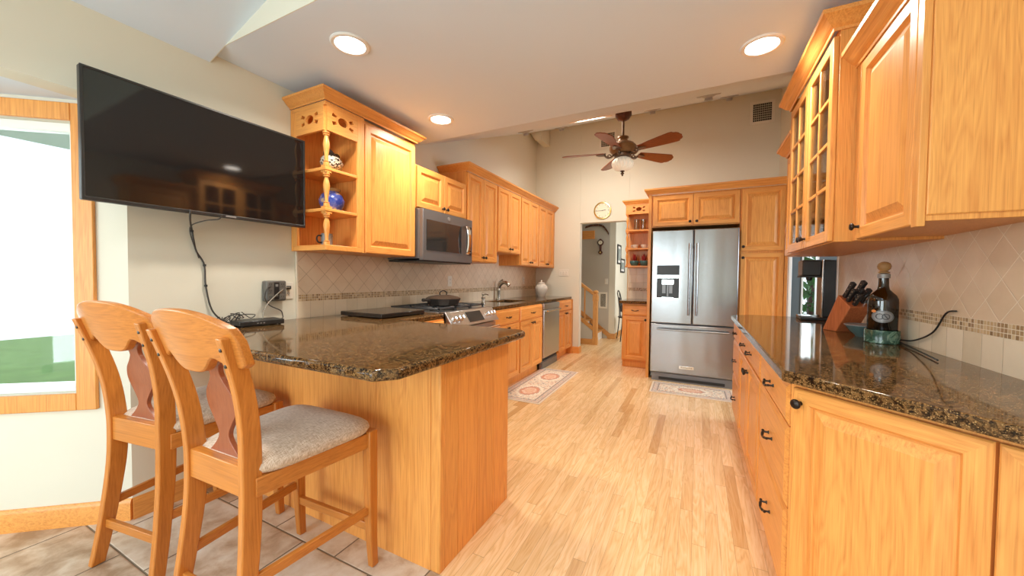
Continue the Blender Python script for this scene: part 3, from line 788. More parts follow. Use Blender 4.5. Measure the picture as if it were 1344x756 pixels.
for k in range(3):
    a, b = .02 + k * .2405, .02 + k * .2405 + .232
    mb = MB()
    for x in (a, b - .014): mb.box(x, x + .014, .10, .63, .936, .950)
    for y in (.10, .36, .616): mb.box(a, b, y, y + .014, .936, .950)
    c = (a + b) / 2
    for y in (.235, .49):
        for q in range(4):
            an = q * math.pi / 2
            mb.beam((c + .03 * math.cos(an), y + .03 * math.sin(an), .944), (c + .105 * math.cos(an), y + .122 * math.sin(an), .944), .012, .012)
    for x in (a + .007, b - .007):
        for y in (.107, .623): mb.box(x - .007, x + .007, y - .007, y + .007, .918, .938)
    mb.build('grate', 'grate', t, bevel=.002, seg=1)
    for y in (.235, .49): MB().lathe([(.045, .918), (.045, .924), (.030, .926), (.030, .932), (.0001, .933)], c=(c, y, 0), n=18).build('burner', 'iron', t)

# ---------------------------------------------------------------- left run: upper units
UZ = 1.375
def upper(label, y0, y1, group='wall cabinets along the range wall', z1=2.30, z0=UZ, x=XU, rz=LROT, depth=None):
    t = thing('wall_cabinet', label, 'cabinet', (x, y0, 0), rz, group)
    w = y1 - y0; d = (depth or (x - XL)) - .003
    carcass(t, w, z0, z1, d)
    return t, w
t, w = upper('large single-door oak wall cabinet right of the open corner shelves', 1.885, 2.425, z1=2.315)
door(t, .012, w - .012, UZ + .002, 2.285)
t, w = upper('small two-door oak wall cabinet directly above the microwave', 2.428, 3.188, z0=1.79, z1=2.155)
pair(t, w, 1.80, 2.145, 1.835)
t, w = upper('tall two-door oak wall cabinet just right of the microwave', 3.192, 3.835)
pair(t, w, UZ + .008, 2.285, UZ + .05)
t, w = upper('shorter two-door oak wall cabinet raised over the sink', 3.837, 4.487, z0=1.515)
pair(t, w, 1.523, 2.285, 1.565)
t, w = upper('tall two-door oak wall cabinet right of the raised one over the sink', 4.489, 5.095)
pair(t, w, UZ + .008, 2.285, UZ + .05)
t, w = upper('farthest two-door oak wall cabinet on the range wall, nearest the doorway', 5.097, 5.735)
pair(t, w, UZ + .008, 2.285, UZ + .05)
tag(MB().box(XL + .004, -2.135, 5.736, YB - .003, UZ, 2.30).build('filler_strip', 'oak_z'), 'narrow oak filler closing the wall cabinets against the far wall', 'filler')
yy = XU + .0
crown([(XL + .004, 3.192, 2.292), (yy, 3.192, 2.292), (yy, YB - .004, 2.292)][::1], 'long oak crown moulding over the row of cabinets above the sink', 'crown mouldings')

# open corner shelf unit at the near end of the run: local frame = world offset from its front corner
SY0, SY1 = 1.578, 1.883
t = thing('corner_shelf', 'open oak corner shelves with a turned spindle and pierced valance, beside the television', 'shelf', (XL, SY0, 0), 0)
D = XU - XL                                   # depth
Wd = SY1 - SY0
MB().box(.004, .020, 0, Wd, UZ, 2.315).build('back_board', 'oak_z', t)
MB().box(.020, D, Wd - .018, Wd, UZ, 2.315).build('side_board', 'oak_z', t)
MB().box(.020, .062, 0, .018, UZ + .035, 2.29).build('stile', 'oak_z', t, bevel=.002)
MB().box(D - .018, D, Wd - .055, Wd - .018, UZ + .035, 2.29).build('stile', 'oak_z', t, bevel=.002)
MB().box(.020, D, 0, Wd - .018, UZ, UZ + .035).build('bottom_board', 'oak_x', t, bevel=.003)
MB().box(.020, D, 0, Wd - .018, 2.29, 2.315).build('top_board', 'oak_x', t)
for z in (1.625, 1.885):
    n = 10
    poly = [(.020, .004), (D - .004, .004), (D - .004, Wd - .02), (.020, Wd - .02)]
    MB().prism(poly, 'z', z, z + .020).build('shelf_board', 'oak_y', t, bevel=.003)
def valance(u0, u1, z0, z1):
    c, zc = (u0 + u1) / 2, (z0 + z1) / 2 + .008
    hs = [circle(c, zc, .038, .028, 16)]
    for sx in (-1, 1):
        for sz in (-1, 1):
            px, pz = c + sx * .062, zc + sz * .024
            hs.append([(c + sx * .046, zc + sz * .026), (c + sx * .052, zc + sz * .010), (c + sx * .084, zc + sz * .018), (c + sx * .076, zc + sz * .040)])
    return [(u0, z0), (u1, z0), (u1, z1), (u0, z1)], hs
o_, h_ = valance(.062, D - .016, 2.135, 2.29); MB().prism(o_, 'y', 0, .016, holes=h_).build('valance', 'oak_x', t)
o_, h_ = valance(.016, Wd - .055, 2.135, 2.29); MB().prism(o_, 'x', D - .016, D, holes=h_).build('valance', 'oak_y', t)
def spindle(c, z0, z1, s=1.0):
    h = z1 - z0; p = []
    for r, q in ((.019, 0), (.019, .10), (.013, .115), (.019, .13), (.011, .15), (.012, .30), (.019, .52), (.021, .62), (.017, .74), (.012, .84), (.012, .87), (.020, .89), (.020, .91), (.013, .925), (.022, .945), (.022, 1.0)): p.append((r * s, z0 + h * q))
    return p
mb = MB()
sx, sy = D - .030, .030
for a, b in ((UZ + .035, 1.612), (1.655, 1.872), (1.915, 2.135)): mb.lathe(spindle(None, a, b), c=(sx, sy, 0), n=18)
for z in (1.612, 1.872): mb.box(sx - .022, sx + .022, sy - .022, sy + .022, z, z + .045)
mb.build('spindle_post', 'oak_z', t)
crown([(XL + .004, SY0, 2.318), (XU, SY0, 2.318), (XU, 2.425, 2.318), (XL + .2, 2.425, 2.318)], 'oak crown moulding over the corner shelves and large wall cabinet, almost touching the ceiling', 'crown mouldings', [(o, h * .80) for o, h in CROWN])

# microwave
t = thing('microwave', 'grey steel over-the-range microwave with a bowed vertical handle', 'microwave', (-2.055, 2.432, 0), LROT)
w = .752; z0, z1 = 1.352, 1.782
MB().box(0, w, .04, .395, z0 + .012, z1).build('body', 'slate_steel', t, bevel=.003)
MB().box(0, w, .0, .038, z0, z1).box(.0, .012, -.003, .0, z0, z1).build('door_frame', 'slate_steel', t, bevel=.004)
MB().box(.045, .555, -.004, .002, z0 + .085, z1 - .085).build('door_window', 'dark_glass', t)
MB().box(.655, .735, -.004, .002, z0 + .075, z1 - .075).build('keypad', 'dark_glass', t)
mb = MB()
for r_ in range(6):
    for c_ in range(3): mb.box(.667 + c_ * .022, .679 + c_ * .022, -.006, -.003, z0 + .10 + r_ * .026, z0 + .108 + r_ * .026)
mb.box(.667, .723, -.006, -.003, z1 - .125, z1 - .10); mb.build('key_legends', 'label_grey', t)
pts = smoothpts([(.615, -.008, z0 + .075), (.615, -.035, z0 + .085), (.615, -.052, z0 + .15), (.615, -.056, (z0 + z1) / 2), (.615, -.052, z1 - .15), (.615, -.035, z1 - .085), (.615, -.008, z1 - .075)], 5)
mb = MB()
mb.loft([[(p.x - .026, p.y, p.z), (p.x - .020, p.y - .010, p.z), (p.x + .020, p.y - .010, p.z), (p.x + .026, p.y, p.z), (p.x + .018, p.y + .006, p.z), (p.x - .018, p.y + .006, p.z)] for p in pts])
mb.build('handle', 'chrome', t)
MB().lathe([(.0001, -.005), (.019, -.005), (.019, .001)], c=(.36, 0, z1 - .042), axis='y', n=20).build('badge', 'label_grey', t)
MB().box(.01, w - .01, .01, .39, z0 - .012, z0).build('vent_base', 'black', t)

# ---------------------------------------------------------------- back wall: narrow unit, fridge surround, pantry
BXL = 'cabinets on the refrigerator wall'
BY = 5.20
t = thing('base_cabinet', 'slim oak base cabinet between the doorway and refrigerator, one drawer over one door', 'cabinet', (-.920, BY, 0), 0, BXL)
w = .342
carcass(t, w, .10, .874, YB - BY - .003, True)
drawer(t, .014, w - .012, .715, .858, (w / 2,)); door(t, .014, w - .012, .115, .702, (w - .035, .665), rings=RP)
tag(MB().prism([(-.958, BY - .028), (-.577, BY - .028), (-.577, YB - .012), (-.958, YB - .012)], 'z', .876, .914).build('countertop', 'granite', bevel=.006, seg=3), 'little granite worktop beside the refrigerator', 'countertop')
t = thing('tile_backsplash', 'small patch of beige tile under the open shelves by the refrigerator', 'backsplash', (-.94, YB, 0), 0)
MB().box(0, .362, -.011, -.003, 1.078, 1.375).build('diamond_tiles', 'square_tile', t); MB().box(0, .362, -.011, -.003, 1.03, 1.078).build('mosaic_band', 'mosaic', t); MB().box(0, .362, -.011, -.003, .914, 1.03).build('border_tiles', 'square_tile', t)

SF = 5.48                                    # front of the open shelves by the fridge
t = thing('shelf_unit', 'narrow open oak shelves with fretted top holding teal pots, left of the refrigerator', 'shelf', (-.945, SF, 0), 0)
w = .367; d = YB - SF
MB().box(0, w - .018, d - .018, d - .004, 1.375, 2.245).build('back_board', 'oak_z', t)
MB().box(w - .018, w, 0, d - .004, 1.375, 2.245).build('side_board', 'oak_z', t)
for z in (1.375, 1.625, 1.885): MB().box(.004, w - .018, .004, d - .018, z, z + .022).build('shelf_board', 'oak_x', t, bevel=.003)
MB().box(.0, w, 0, d - .018, 2.245, 2.26).build('top_board', 'oak_x', t)
o_, h_ = valance(.012, w - .018, 2.125, 2.245); MB().prism(o_, 'y', 0, .016, holes=h_).build('valance', 'oak_x', t)
o_ = [(0.02, 2.125), (d - .02, 2.125), (d - .02, 2.245), (0.02, 2.245)]; MB().prism(o_, 'x', 0, .016).build('side_valance', 'oak_y', t)
mb = MB()
for a, b in ((1.397, 1.612), (1.655, 1.872), (1.915, 2.125)): mb.lathe(spindle(None, a, b, .85), c=(.026, .026, 0), n=14)
for z in (1.612, 1.872): mb.box(.006, .046, .006, .046, z, z + .043)
mb.build('spindle_post', 'oak_z', t)
crown([(-.945, YB - .02, 2.252), (-.945, SF, 2.252), (-.578, SF, 2.252)][::1], 'small oak crown moulding over the open shelves by the refrigerator', 'crown mouldings', [(o * .75, h * .9) for o, h in CROWN])

FY = 4.80
t = thing('fridge_surround', 'two-door oak cabinet above the stainless refrigerator with its side panel', 'cabinet', (-.555, FY, 0), 0, BXL)
w = .955
MB().box(0, .035, 0.0, YB - FY - .003, 0, 2.224).build('side_panel', 'oak_z', t, bevel=.002)
MB().box(.035, w, .02, YB - FY - .003, 1.835, 2.224).build('carcass', 'oak_z', t)
h0 = .050
door(t, h0, .487, 1.845, 2.205, (.487 - .03, 1.885)); door(t, .493, w - .006, 1.845, 2.205, (.493 + .035, 1.885))
t = thing('pantry_cabinet', 'tall oak pantry with stacked doors between the refrigerator and right wall', 'cabinet', (.402, FY, 0), 0, BXL)
w = .44
MB().box(0, w, .02, YB - FY - .003, .10, 2.224).box(0, w, .09, YB - FY - .003, 0, .10).build('carcass', 'oak_z', t)
door(t, .012, .408, 1.530, 2.210, (.034, 1.575)); door(t, .012, .408, .115, 1.505, (.034, 1.455))
MB().box(.412, w, .0, .02, .10, 2.224).build('stile', 'oak_z', t)
crown([(-.555, YB - .03, 2.225), (-.555, FY + .004, 2.225), (XR - .03, FY + .004, 2.225)], 'long oak crown moulding over the refrigerator and pantry', 'crown mouldings', [(o * .9, h * .95) for o, h in CROWN], 'oak_x')

# refrigerator
t = thing('refrigerator', 'stainless french-door refrigerator with bottom freezer drawer and water dispenser', 'refrigerator', (-.497, 4.70, 0), 0)
w = .888
MB().box(.004, w - .004, .07, .95, .04, 1.775).build('body', 'slate_steel', t)
ld = MB().box(0, .441, 0, .066, .692, 1.782).build('left_door', 'steel', t, bevel=.010, seg=3)
rd = MB().box(.447, w, 0, .066, .692, 1.782).build('right_door', 'steel', t, bevel=.010, seg=3)
fd = MB().box(0, w, 0, .066, .105, .683).build('freezer_drawer', 'steel', t, bevel=.010, seg=3)
def bar(par, p, q, r=.0115, off=.05):
    p, q = Vector(p), Vector(q); dr = (q - p).normalized()
    mb = MB().tube([p, q], r, 12)
    for e in (p + dr * .03, q - dr * .03): mb.tube([(e.x, e.y + off, e.z), e], r * .9, 10)
    return mb.build('handle', 'steel', par)
bar(ld, (.405, -.05, .80), (.405, -.05, 1.62)); bar(rd, (.484, -.05, .80), (.484, -.05, 1.62))
bar(fd, (.075, -.05, .625), (w - .075, -.05, .625), .012)
dp = MB().box(.060, .302, -.004, .002, 1.262, 1.372).build('dispenser_display', 'black', ld)
mb = MB().box(.060, .302, -.004, -.002, .990, 1.222); 
dp = mb.build('dispenser_recess', 'black', ld)
mb = MB()
for a, b, c, d_ in ((.052, .310, .980, .990), (.052, .310, 1.222, 1.232), (.052, .060, .990, 1.222), (.302, .310, .990, 1.222)): mb.box(a, b, -.007, .001, c, d_)
mb.box(.118, .245, -.010, -.004, 1.150, 1.205); mb.box(.118, .245, -.018, -.004, .990, 1.000)
mb.build('dispenser_trim', 'chrome', ld, bevel=.001, seg=1)
mb = MB()
for x in (.140, .215): mb.box(x - .018, x + .018, -.014, -.005, 1.045, 1.150)
mb.box(.172, .190, -.010, -.005, 1.0, 1.150); mb.build('dispenser_paddle', 'slate_steel', ld)
mb = MB().box(.320, .475, -.006, .001, .172, .208); mb.build('name_plate', 'chrome', fd, bevel=.002)
tx = text_mb('KitchenAid', .026); tx.move(Matrix.Translation((.3975, -.0072, .190)) @ Matrix.Rotation(R(90), 4, 'X')); tx.build('name_plate_lettering', 'black', fd)
MB().box(.02, w - .02, .03, .09, .0, .095).build('kick_plate', 'slate_steel', t); MB().box(.10, w - .10, .022, .031, .018, .05).build('kick_grille', 'black', t)

# ---------------------------------------------------------------- right run
XB = 0.280
RG = 'base cabinets along the right wall'
def rbase(label, y_far, y_near):
    return thing('base_cabinet', label, 'cabinet', (XB, y_far, 0), RROT, RG), y_far - y_near
DZ3 = ((.715, .858), (.432, .709), (.115, .426))
t, w = rbase('far oak drawer base on the right run, facing the refrigerator rug', 3.672, 3.115)
carcass(t, w, .10, .874, XR - XB - .003, True)
for a, b in DZ3: drawer(t, .012, w - .010, a, b, (w / 2,))
t, w = rbase('middle oak base cabinet on the right run, wide drawer with two pulls', 3.112, 2.150)
carcass(t, w, .10, .874, XR - XB - .003, True)
drawer(t, .012, w - .012, .715, .858, (w * .29, w * .62)); pair(t, w, .115, .709, .655)
t, w = rbase('near oak drawer base with three bronze pulls, next to the angled end cabinet', 2.147, 1.535)
carcass(t, w, .10, .874, XR - XB - .003, True)
for a, b in DZ3: drawer(t, .010, w - .010, a, b, (w * .52,))
t = thing('end_cabinet', 'angled oak end cabinet with a large raised-panel door, in the right foreground', 'cabinet', (.272, 1.518, 0), R(-45), RG)
Lg = .86
mb = MB().prism([(.004, .022), (Lg - .02, .022), (Lg / 2, Lg / 2 - .02)], 'z', .10, .874)
mb.prism([(.07, .08), (Lg - .10, .08), (Lg / 2, Lg / 2 - .06)], 'z', 0, .10)
mb.build('carcass', 'oak_z', t)
door(t, .022, .452, .115, .858, (.047, .812)); door(t, .458, .842, .115, .858, (.815, .812))
ct = [(.255, 1.485), (.255 + .655, .85), (XR - .003, .85), (XR - .003, 3.40), (XR - .016, 3.40), (XR - .016, 3.42), (.93, 3.42), (.93, 3.78), (.45, 3.78), (.255, 3.62)]
ct = [(.255, 1.490), (XR - .003, .845), (XR - .003, 3.395), (.885, 3.40), (.885, 3.74), (.40, 3.74), (.255, 3.60)]
tag(MB().prism(ct, 'z', .876, .914).build('countertop', 'granite', bevel=.011, seg=3), 'long polished granite worktop on the right holding the bottle and knife block', 'countertop')
XUR = .52
UR = 1.385
RU = 'wall cabinets along the right wall'
t = thing('wall_cabinet', 'lower oak wall cabinet just beyond the glass-door cabinet on the right', 'cabinet', (.575, 3.415, 0), RROT, RU)
w = .40; carcass(t, w, UR, 2.14, XR - .575 - .003); door(t, .012, w - .012, UR + .005, 2.11, (w - .04, UR + .05))
tag(MB().sweep([(.575, 3.015, 2.12), (.575, 3.415, 2.12), (XR - .003, 3.415, 2.12)][::-1], [(o, h) for o, h in CROWN]).build('crown_moulding', 'oak_y', smooth=30), 'short oak crown moulding on the lower cabinet beyond the glass-door cabinet', 'moulding', 'crown mouldings')
t = thing('display_cabinet', 'oak wall cabinet with a pair of eight-pane glass doors, on the right', 'cabinet', (XUR, 3.012, 0), RROT, RU)
w = .878; d = XR - XUR - .003; zt = 2.335
mb = MB(); mb.box(0, .018, .02, d, UR, zt); mb.box(w - .018, w, .02, d, UR, zt); mb.box(.018, w - .018, d - .012, d, UR, zt); mb.box(.018, w - .018, .02, d - .012, UR, UR + .02); mb.box(.018, w - .018, .02, d - .012, zt - .02, zt)
mb.box(.018, .03, .021, .038, UR + .02, zt - .02); mb.box(w - .03, w - .018, .021, .038, UR + .02, zt - .02); mb.box(w / 2 - .02, w / 2 + .02, .021, .038, UR + .02, zt - .02); mb.box(.03, w - .03, .0215, .038, zt - .05, zt - .02)
mb.build('carcass', 'oak_z', t, bevel=.0015, seg=1)
for z in (1.70, 2.0): MB().box(.018, w - .018, .05, d - .012, z, z + .015).build('shelf_board', 'oak_x', t)
def glass_door(par, x0, x1, z0, z1, kx):
    fw = .052; mb = MB()
    mb.box(x0, x0 + fw, 0, .02, z0, z1); mb.box(x1 - fw, x1, 0, .02, z0, z1)
    mb.box(x0 + fw, x1 - fw, 0, .02, z0, z0 + fw, 1); mb.box(x0 + fw, x1 - fw, 0, .02, z1 - fw, z1, 1)
    c = (x0 + x1) / 2; mb.box(c - .009, c + .009, .002, .018, z0 + fw, z1 - fw)
    for k in range(1, 4):
        z = z0 + fw + (z1 - z0 - 2 * fw) * k / 4; mb.box(x0 + fw, x1 - fw, .002, .018, z - .009, z + .009, 1)
    dd = mb.build('door', OAK, par, bevel=.003)
    MB().box(x0 + fw - .004, x1 - fw + .004, .009, .012, z0 + fw - .004, z1 - fw + .004).build('glass_panes', 'glass', dd)
    hardware('knob', dd, kx, z0 + .05, 0)
glass_door(t, .012, w / 2 - .002, UR + .004, zt - .035, w / 2 - .028); glass_door(t, w / 2 + .002, w - .012, UR + .004, zt - .035, w / 2 + .028)
tag(MB().sweep([(XR - .003, 3.012, 2.315), (XUR, 3.012, 2.315), (XUR, 2.134, 2.315), (XR - .003, 2.134, 2.315)][::-1], [(-o, h) for o, h in CROWN]).build('crown_moulding', 'oak_y', smooth=30), 'oak crown moulding wrapping the glass-door cabinet', 'moulding', 'crown mouldings')
XN = .600
t = thing('wall_cabinet', 'nearest oak wall cabinet on the right, single door with a bronze knob and plain side', 'cabinet', (XN, 2.130, 0), RROT, RU)
w = .540; zt = 2.165; d = XR - XN - .003
MB().box(0, w, .02, d, UR + .012, zt).build('carcass', 'oak_z', t, bevel=.0015, seg=1)
door(t, .045, .500, UR + .004, zt - .03, (.045 + .03, UR + .055))
mb = MB().panel(.02, d - .015, UR + .03, zt - .04, 0, [(0, .006), (0, .002), (.003, 0), (.02, 0)]); mb.move(Matrix.Translation((w + .0065, 0, 0)) @ Matrix.Rotation(R(90), 4, 'Z')); mb.build('end_panel', ['oak_z', 'oak_z'], t)
MB().box(.0, .043, .0, .02, UR, zt).build('stile', 'oak_z', t, bevel=.002); MB().box(.504, w, .0, .02, UR - .004, zt).build('stile', 'oak_z', t, bevel=.002)
tag(MB().sweep([(XN, 2.134, 2.135), (XN, 1.588, 2.135), (XR - .003, 1.588, 2.135)][::-1], [(-o, h) for o, h in CROWN]).build('crown_moulding', 'oak_y', smooth=30), 'oak crown moulding on the nearest cabinet at upper right', 'moulding', 'crown mouldings')

# backsplashes
def splash(x, y0, y1, s, label):
    t = thing('tile_backsplash', label, 'backsplash', (x, y0, 0), 0)
    a, b = (x + s * .003, x + s * .011)
    def q(ya, yb, za, zb, nm, m): MB().box(s * .003, s * .011, ya - y0, yb - y0, za, zb).build(nm, m, t)
    q(y0, y1, 1.079, 1.40 if s < 0 else 1.79, 'diamond_tiles', 'diamond' if s > 0 else 'diamond_lit_joint'); q(y0, y1, 1.030, 1.079, 'mosaic_band', 'mosaic'); q(y0, y1, .914, 1.030, 'border_tiles', 'square_tile')
    return t
t = splash(XL, 1.618, YB - .004, 1, 'beige diamond tile backsplash with mosaic band behind the range and sink')
MB().box(.003, .013, -.012, 0, .914, 1.375).build('edge_tiles', 'bullnose', t)
splash(XR, .86, 3.39, -1, 'beige diamond tile backsplash with mosaic band behind the wine bottle')

# ---------------------------------------------------------------- counter stools
POST = [(0.0, -.275), (.10, -.258), (.22, -.241), (.42, -.220), (.60, -.217), (.75, -.228), (.88, -.254), (1.03, -.300)]
POSTX = [(0.0, .188), (.22, .172), (.45, .157), (.60, .156), (.75, .168), (.90, .184), (1.03, .197)]
def along(T, z):
    for (a, p), (b, q) in zip(T, T[1:]):
        if z <= b: return p + (q - p) * (z - a) / (b - a)
    return T[-1][1] + (z - T[-1][0]) * (T[-1][1] - T[-2][1]) / (T[-1][0] - T[-2][0])
def post_y(z): return along(POST, z)
def post_x(z): return along(POSTX, z)
def make_stool(label):
    t = thing('counter_stool', label, 'stool', (0, 0, 0), 0, 'counter stools at the peninsula')
    zs = [i / 22 * 1.0 for i in range(23)]
    fine = smoothpts([(0, p, z) for z, p in POST], 4)
    for s in (-1, 1):
        mb = MB(); secs = []
        for q in fine:
            z = q.z; x = s * post_x(z)
            hw = .014; hd = .030 if z < .62 else .030 - .004 * (z - .62) / .38
            if z < .45: hd = .022 + .008 * z / .45
            secs.append((x, q.y, z, hw, hd))
        mb.bars(secs); mb.build('rear_leg', 'chair_z', t, bevel=.004)
    for s in (-1, 1):
        mb = MB()
        mb.bars([(s * .224, .226, 0, .014, .016), (s * .223, .218, .12, .016, .018), (s * .223, .212, .30, .020, .021), (s * .223, .210, .48, .021, .022), (s * .223, .210, .578, .021, .022)])
        mb.build('front_leg', 'chair_z', t, bevel=.004)
    # rails under the seat
    mb = MB()
    for s in (-1, 1): mb.beam((s * .168, -.21, .540), (s * .222, .20, .540), .020, .060)
    mb.box(-.204, .204, .20, .222, .51, .57); mb.build('seat_rail', 'chair_y', t, bevel=.002)
    MB().box(-.150, .150, -.238, -.205, .515, .612).build('back_rail', 'chair_x', t, bevel=.003)
    for s in (-1, 1): MB().beam((s * .170, -.235, .245), (s * .222, .212, .245), .018, .034).build('side_stretcher', 'chair_y', t, bevel=.003)
    MB().beam((-.210, .214, .170), (.210, .214, .170), .020, .034).build('front_stretcher', 'chair_x', t, bevel=.003)
    MB().beam((-.170, -.248, .165), (.170, -.248, .165), .018, .034).build('back_stretcher', 'chair_x', t, bevel=.003)
    # cushion
    def ring(k, z, grow):
        P = []
        for i in range(48):
            a = 2 * math.pi * i / 48; c, s = math.cos(a), math.sin(a)
            ex = lambda v: math.copysign(abs(v) ** 0.38, v)
            y = ex(s); wx = .219 + .026 * y
            P.append((ex(c) * (wx * k + grow), .010 + y * (.222 * k + grow), z))
        return P
    secs = [ring(1, .572, -.010), ring(1, .576, .000), ring(1, .592, .008), ring(1, .606, .004), ring(1, .617, -.008), ring(.86, .630, 0), ring(.66, .640, 0), ring(.40, .646, 0), ring(.12, .648, 0)]
    MB().loft(secs).build('cushion', 'fabric', t, smooth=60)
    # crest rail: bowed board with an arched top
    n = 28; secs = []
    for i in range(n + 1):
        x = -.230 + .460 * i / n; u = x / .230; a = abs(u)
        top = 1.108 - .062 * a ** 2.4
        lobe = math.exp(-(x / .085) ** 4)
        bot = .944 - .036 * lobe + (.020 * math.exp(-((a - .52) / .12) ** 2)) - .016 * a ** 4
        if a > .93: k = (a - .93) / .07; top -= .030 * k * k; bot += .018 * k * k
        bow = -.018 + .036 * a * a; th = .015
        def yy(z): return post_y(z) + .002 + bow
        secs.append([(x, yy(bot) - th, bot), (x, yy(top) - th, top), (x, yy(top) + th, top), (x, yy(bot) + th, bot)])
    MB().loft(secs).build('crest_rail', 'chair_x', t, bevel=.005, seg=2, smooth=30)
    # vase shaped splat
    V = [(.600, .088), (.612, .084), (.640, .052), (.668, .030), (.690, .030), (.720, .048), (.755, .072), (.790, .079), (.825, .070), (.855, .046), (.880, .030), (.900, .030), (.920, .044), (.940, .075), (.960, .086)]
    sp = smoothpts([(w, 0, z) for z, w in V], 4)
    secs = []
    for q in sp:
        y = post_y(q.z) + .018 + .012 * min(1, max(0, (q.z - .6) / .3)); w = q.x
        secs.append([(-w, y - .008, q.z), (w, y - .008, q.z), (w, y + .008, q.z), (-w, y + .008, q.z)])
    MB().loft(secs).build('splat', 'splat', t, bevel=.002, smooth=30)
    for s in (-1, 1):
        for z in (.945, .995):
            MB().lathe([(.0001, -.002), (.006, -.001), (.006, .004)], c=(s * post_x(z), post_y(z) - .0265, z), axis='y', n=10).build('bolt_head', 'bronze', t)
    return t
stool = make_stool('right counter stool, nearer one, with its whole taupe seat showing')
stool.location = (-1.410, .872, 0); stool.rotation_euler.z = R(2)
dup(stool, (-2.070, .880, 0), R(8.5), 'left counter stool, half hidden behind the nearer one, beside the bay wall')

# ---------------------------------------------------------------- television, cable and wall sockets
t = thing('television', 'large black flat television mounted high on the left wall', 'television', (-2.30, 1.072, 1.80), R(90) - R(.5))
tw, th_ = .978, .560
MB().box(-tw / 2, tw / 2, .0, .030, -th_ / 2, th_ / 2).build('casing', 'black', t, bevel=.004)
MB().prism([(-tw / 2, -th_ / 2), (tw / 2, -th_ / 2), (tw / 2, th_ / 2), (-tw / 2, th_ / 2)], 'y', -.004, .001, holes=[[(-tw / 2 + .010, -th_ / 2 + .016), (tw / 2 - .010, -th_ / 2 + .016), (tw / 2 - .010, th_ / 2 - .010), (-tw / 2 + .010, th_ / 2 - .010)]]).build('bezel', 'black', t, bevel=.0015, seg=1)
MB().box(-tw / 2 + .009, tw / 2 - .009, -.001, .001, -th_ / 2 + .015, th_ / 2 - .009).build('screen', 'screen', t)
MB().box(-.35, .35, .028, .052, -.22, .10).build('rear_housing', 'black', t, bevel=.008)
MB().box(.035, .085, -.006, -.003, -th_ / 2 + .004, -th_ / 2 + .012).build('badge', 'label_grey', t)
mb = MB().box(-.20, .20, .150, .164, -.10, .10).beam((-.12, .055, 0), (-.12, .155, 0), .03, .08).beam((.12, .055, 0), (.12, .155, 0), .03, .08)
mb.build('wall_bracket', 'black', t)

def cord(name, label, pts, r, mat='cable', grp=None):
    return tag(MB().tube(smoothpts(pts, 7), r, 7).build(name, mat, smooth=60), label, 'cable', grp)
wx = XL + .006
c = cord('power_cord', 'long black cable hanging from the television down to the counter', [(-2.285, .948, 1.535), (-2.30, .950, 1.505), (-2.38, .985, 1.475), (wx + .012, 1.020, 1.452), (wx + .008, 1.030, 1.39), (wx + .006, 1.042, 1.336), (wx + .005, 1.077, 1.265), (wx + .005, 1.083, 1.148), (wx + .008, 1.107, 1.018), (wx + .02, 1.150, .952), (-2.42, 1.190, .930), (-2.40, 1.225, .921)], .0045)
mb = MB()
for y, z in ((1.022, 1.445), (1.078, 1.262), (1.083, 1.148)): mb.lathe([(.008, -.006), (.008, .006)], c=(wx + .006, y, z), n=8)
mb.build('cable_clip', 'black', c)
cord('power_cord', 'thin black cable looping off the middle of the television bottom edge', [(-2.285, 1.083, 1.530), (-2.305, 1.078, 1.508), (-2.36, 1.045, 1.500), (-2.42, 1.012, 1.478), (wx + .020, 1.008, 1.452), (wx + .016, 1.018, 1.40), (wx + .012, 1.050, 1.30)], .0028)

t = thing('surge_protector', 'dark grey multi-outlet surge protector plugged in above the counter', 'adapter', (XL, 1.385, 1.045), 0)
MB().box(.004, .055, 0, .125, 0, .130).build('body', 'grey_plastic', t, bevel=.008)
mb = MB()
for y in (.024, .098):
    for z in (.025, .065, .105): mb.box(.054, .0565, y - .014, y + .014, z - .015, z + .015)
mb.build('socket', 'grey_plastic', t, bevel=.002)
mb = MB()
for y in (.024, .098):
    for z in (.025, .065, .105):
        for s in (-1, 1): mb.box(.056, .0575, y + s * .006 - .0012, y + s * .006 + .0012, z - .002, z + .007)
        mb.lathe([(.002, 0), (.002, .001)], c=(.0565, y, z - .008), axis='x', n=8)
mb.box(.0545, .0565, .046, .078, .01, .12); mb.build('socket_slots', 'black', t)
MB().box(.0555, .058, .054, .070, .092, .108).build('indicator', 'label_grey', t); MB().box(.0555, .058, .054, .070, .030, .042).build('indicator', 'label_grey', t)
def wall_plate(label, loc, rz, toggles, grp, cat='socket', nm='wall_outlet'):
    """ivory plate: local front at -y"""
    t = thing(nm, label, cat, loc, rz, grp)
    w = .07 + .046 * (toggles - 1)
    MB().box(-w / 2, w / 2, -.006, -.0005, -.057, .057).build('cover_plate', 'plastic_white', t, bevel=.002)
    mb, m2 = MB(), MB()
    for k in range(toggles):
        x = (k - (toggles - 1) / 2) * .046
        if cat == 'socket':
            for z in (-.020, .020):
                mb.box(x - .015, x + .015, -.008, -.005, z - .013, z + .013)
                for s in (-1, 1): m2.box(x + s * .006 - .0012, x + s * .006 + .0012, -.0085, -.0078, z - .002, z + .006)
                m2.box(x - .002, x + .002, -.0085, -.0078, z - .010, z - .006)
        else:
            mb.box(x - .016, x + .016, -.009, -.005, -.032, .032); m2.box(x - .010, x + .010, -.0095, -.0088, -.001, .001)
    mb.build('face' if cat == 'socket' else 'rocker', 'plastic_white', t, bevel=.0015, seg=1); m2.build('slots', 'black_soft', t)
    return t
wall_plate('ivory wall outlet just right of the surge protector', (XL, 1.552, 1.108), R(90), 1, None)
wall_plate('ivory outlet in the tile backsplash above the skillet', (XL + .011, 3.36, 1.165), R(90), 1, None)
wall_plate('ivory outlet in the tile backsplash right of the faucet', (XL + .011, 5.30, 1.165), R(90), 1, None)
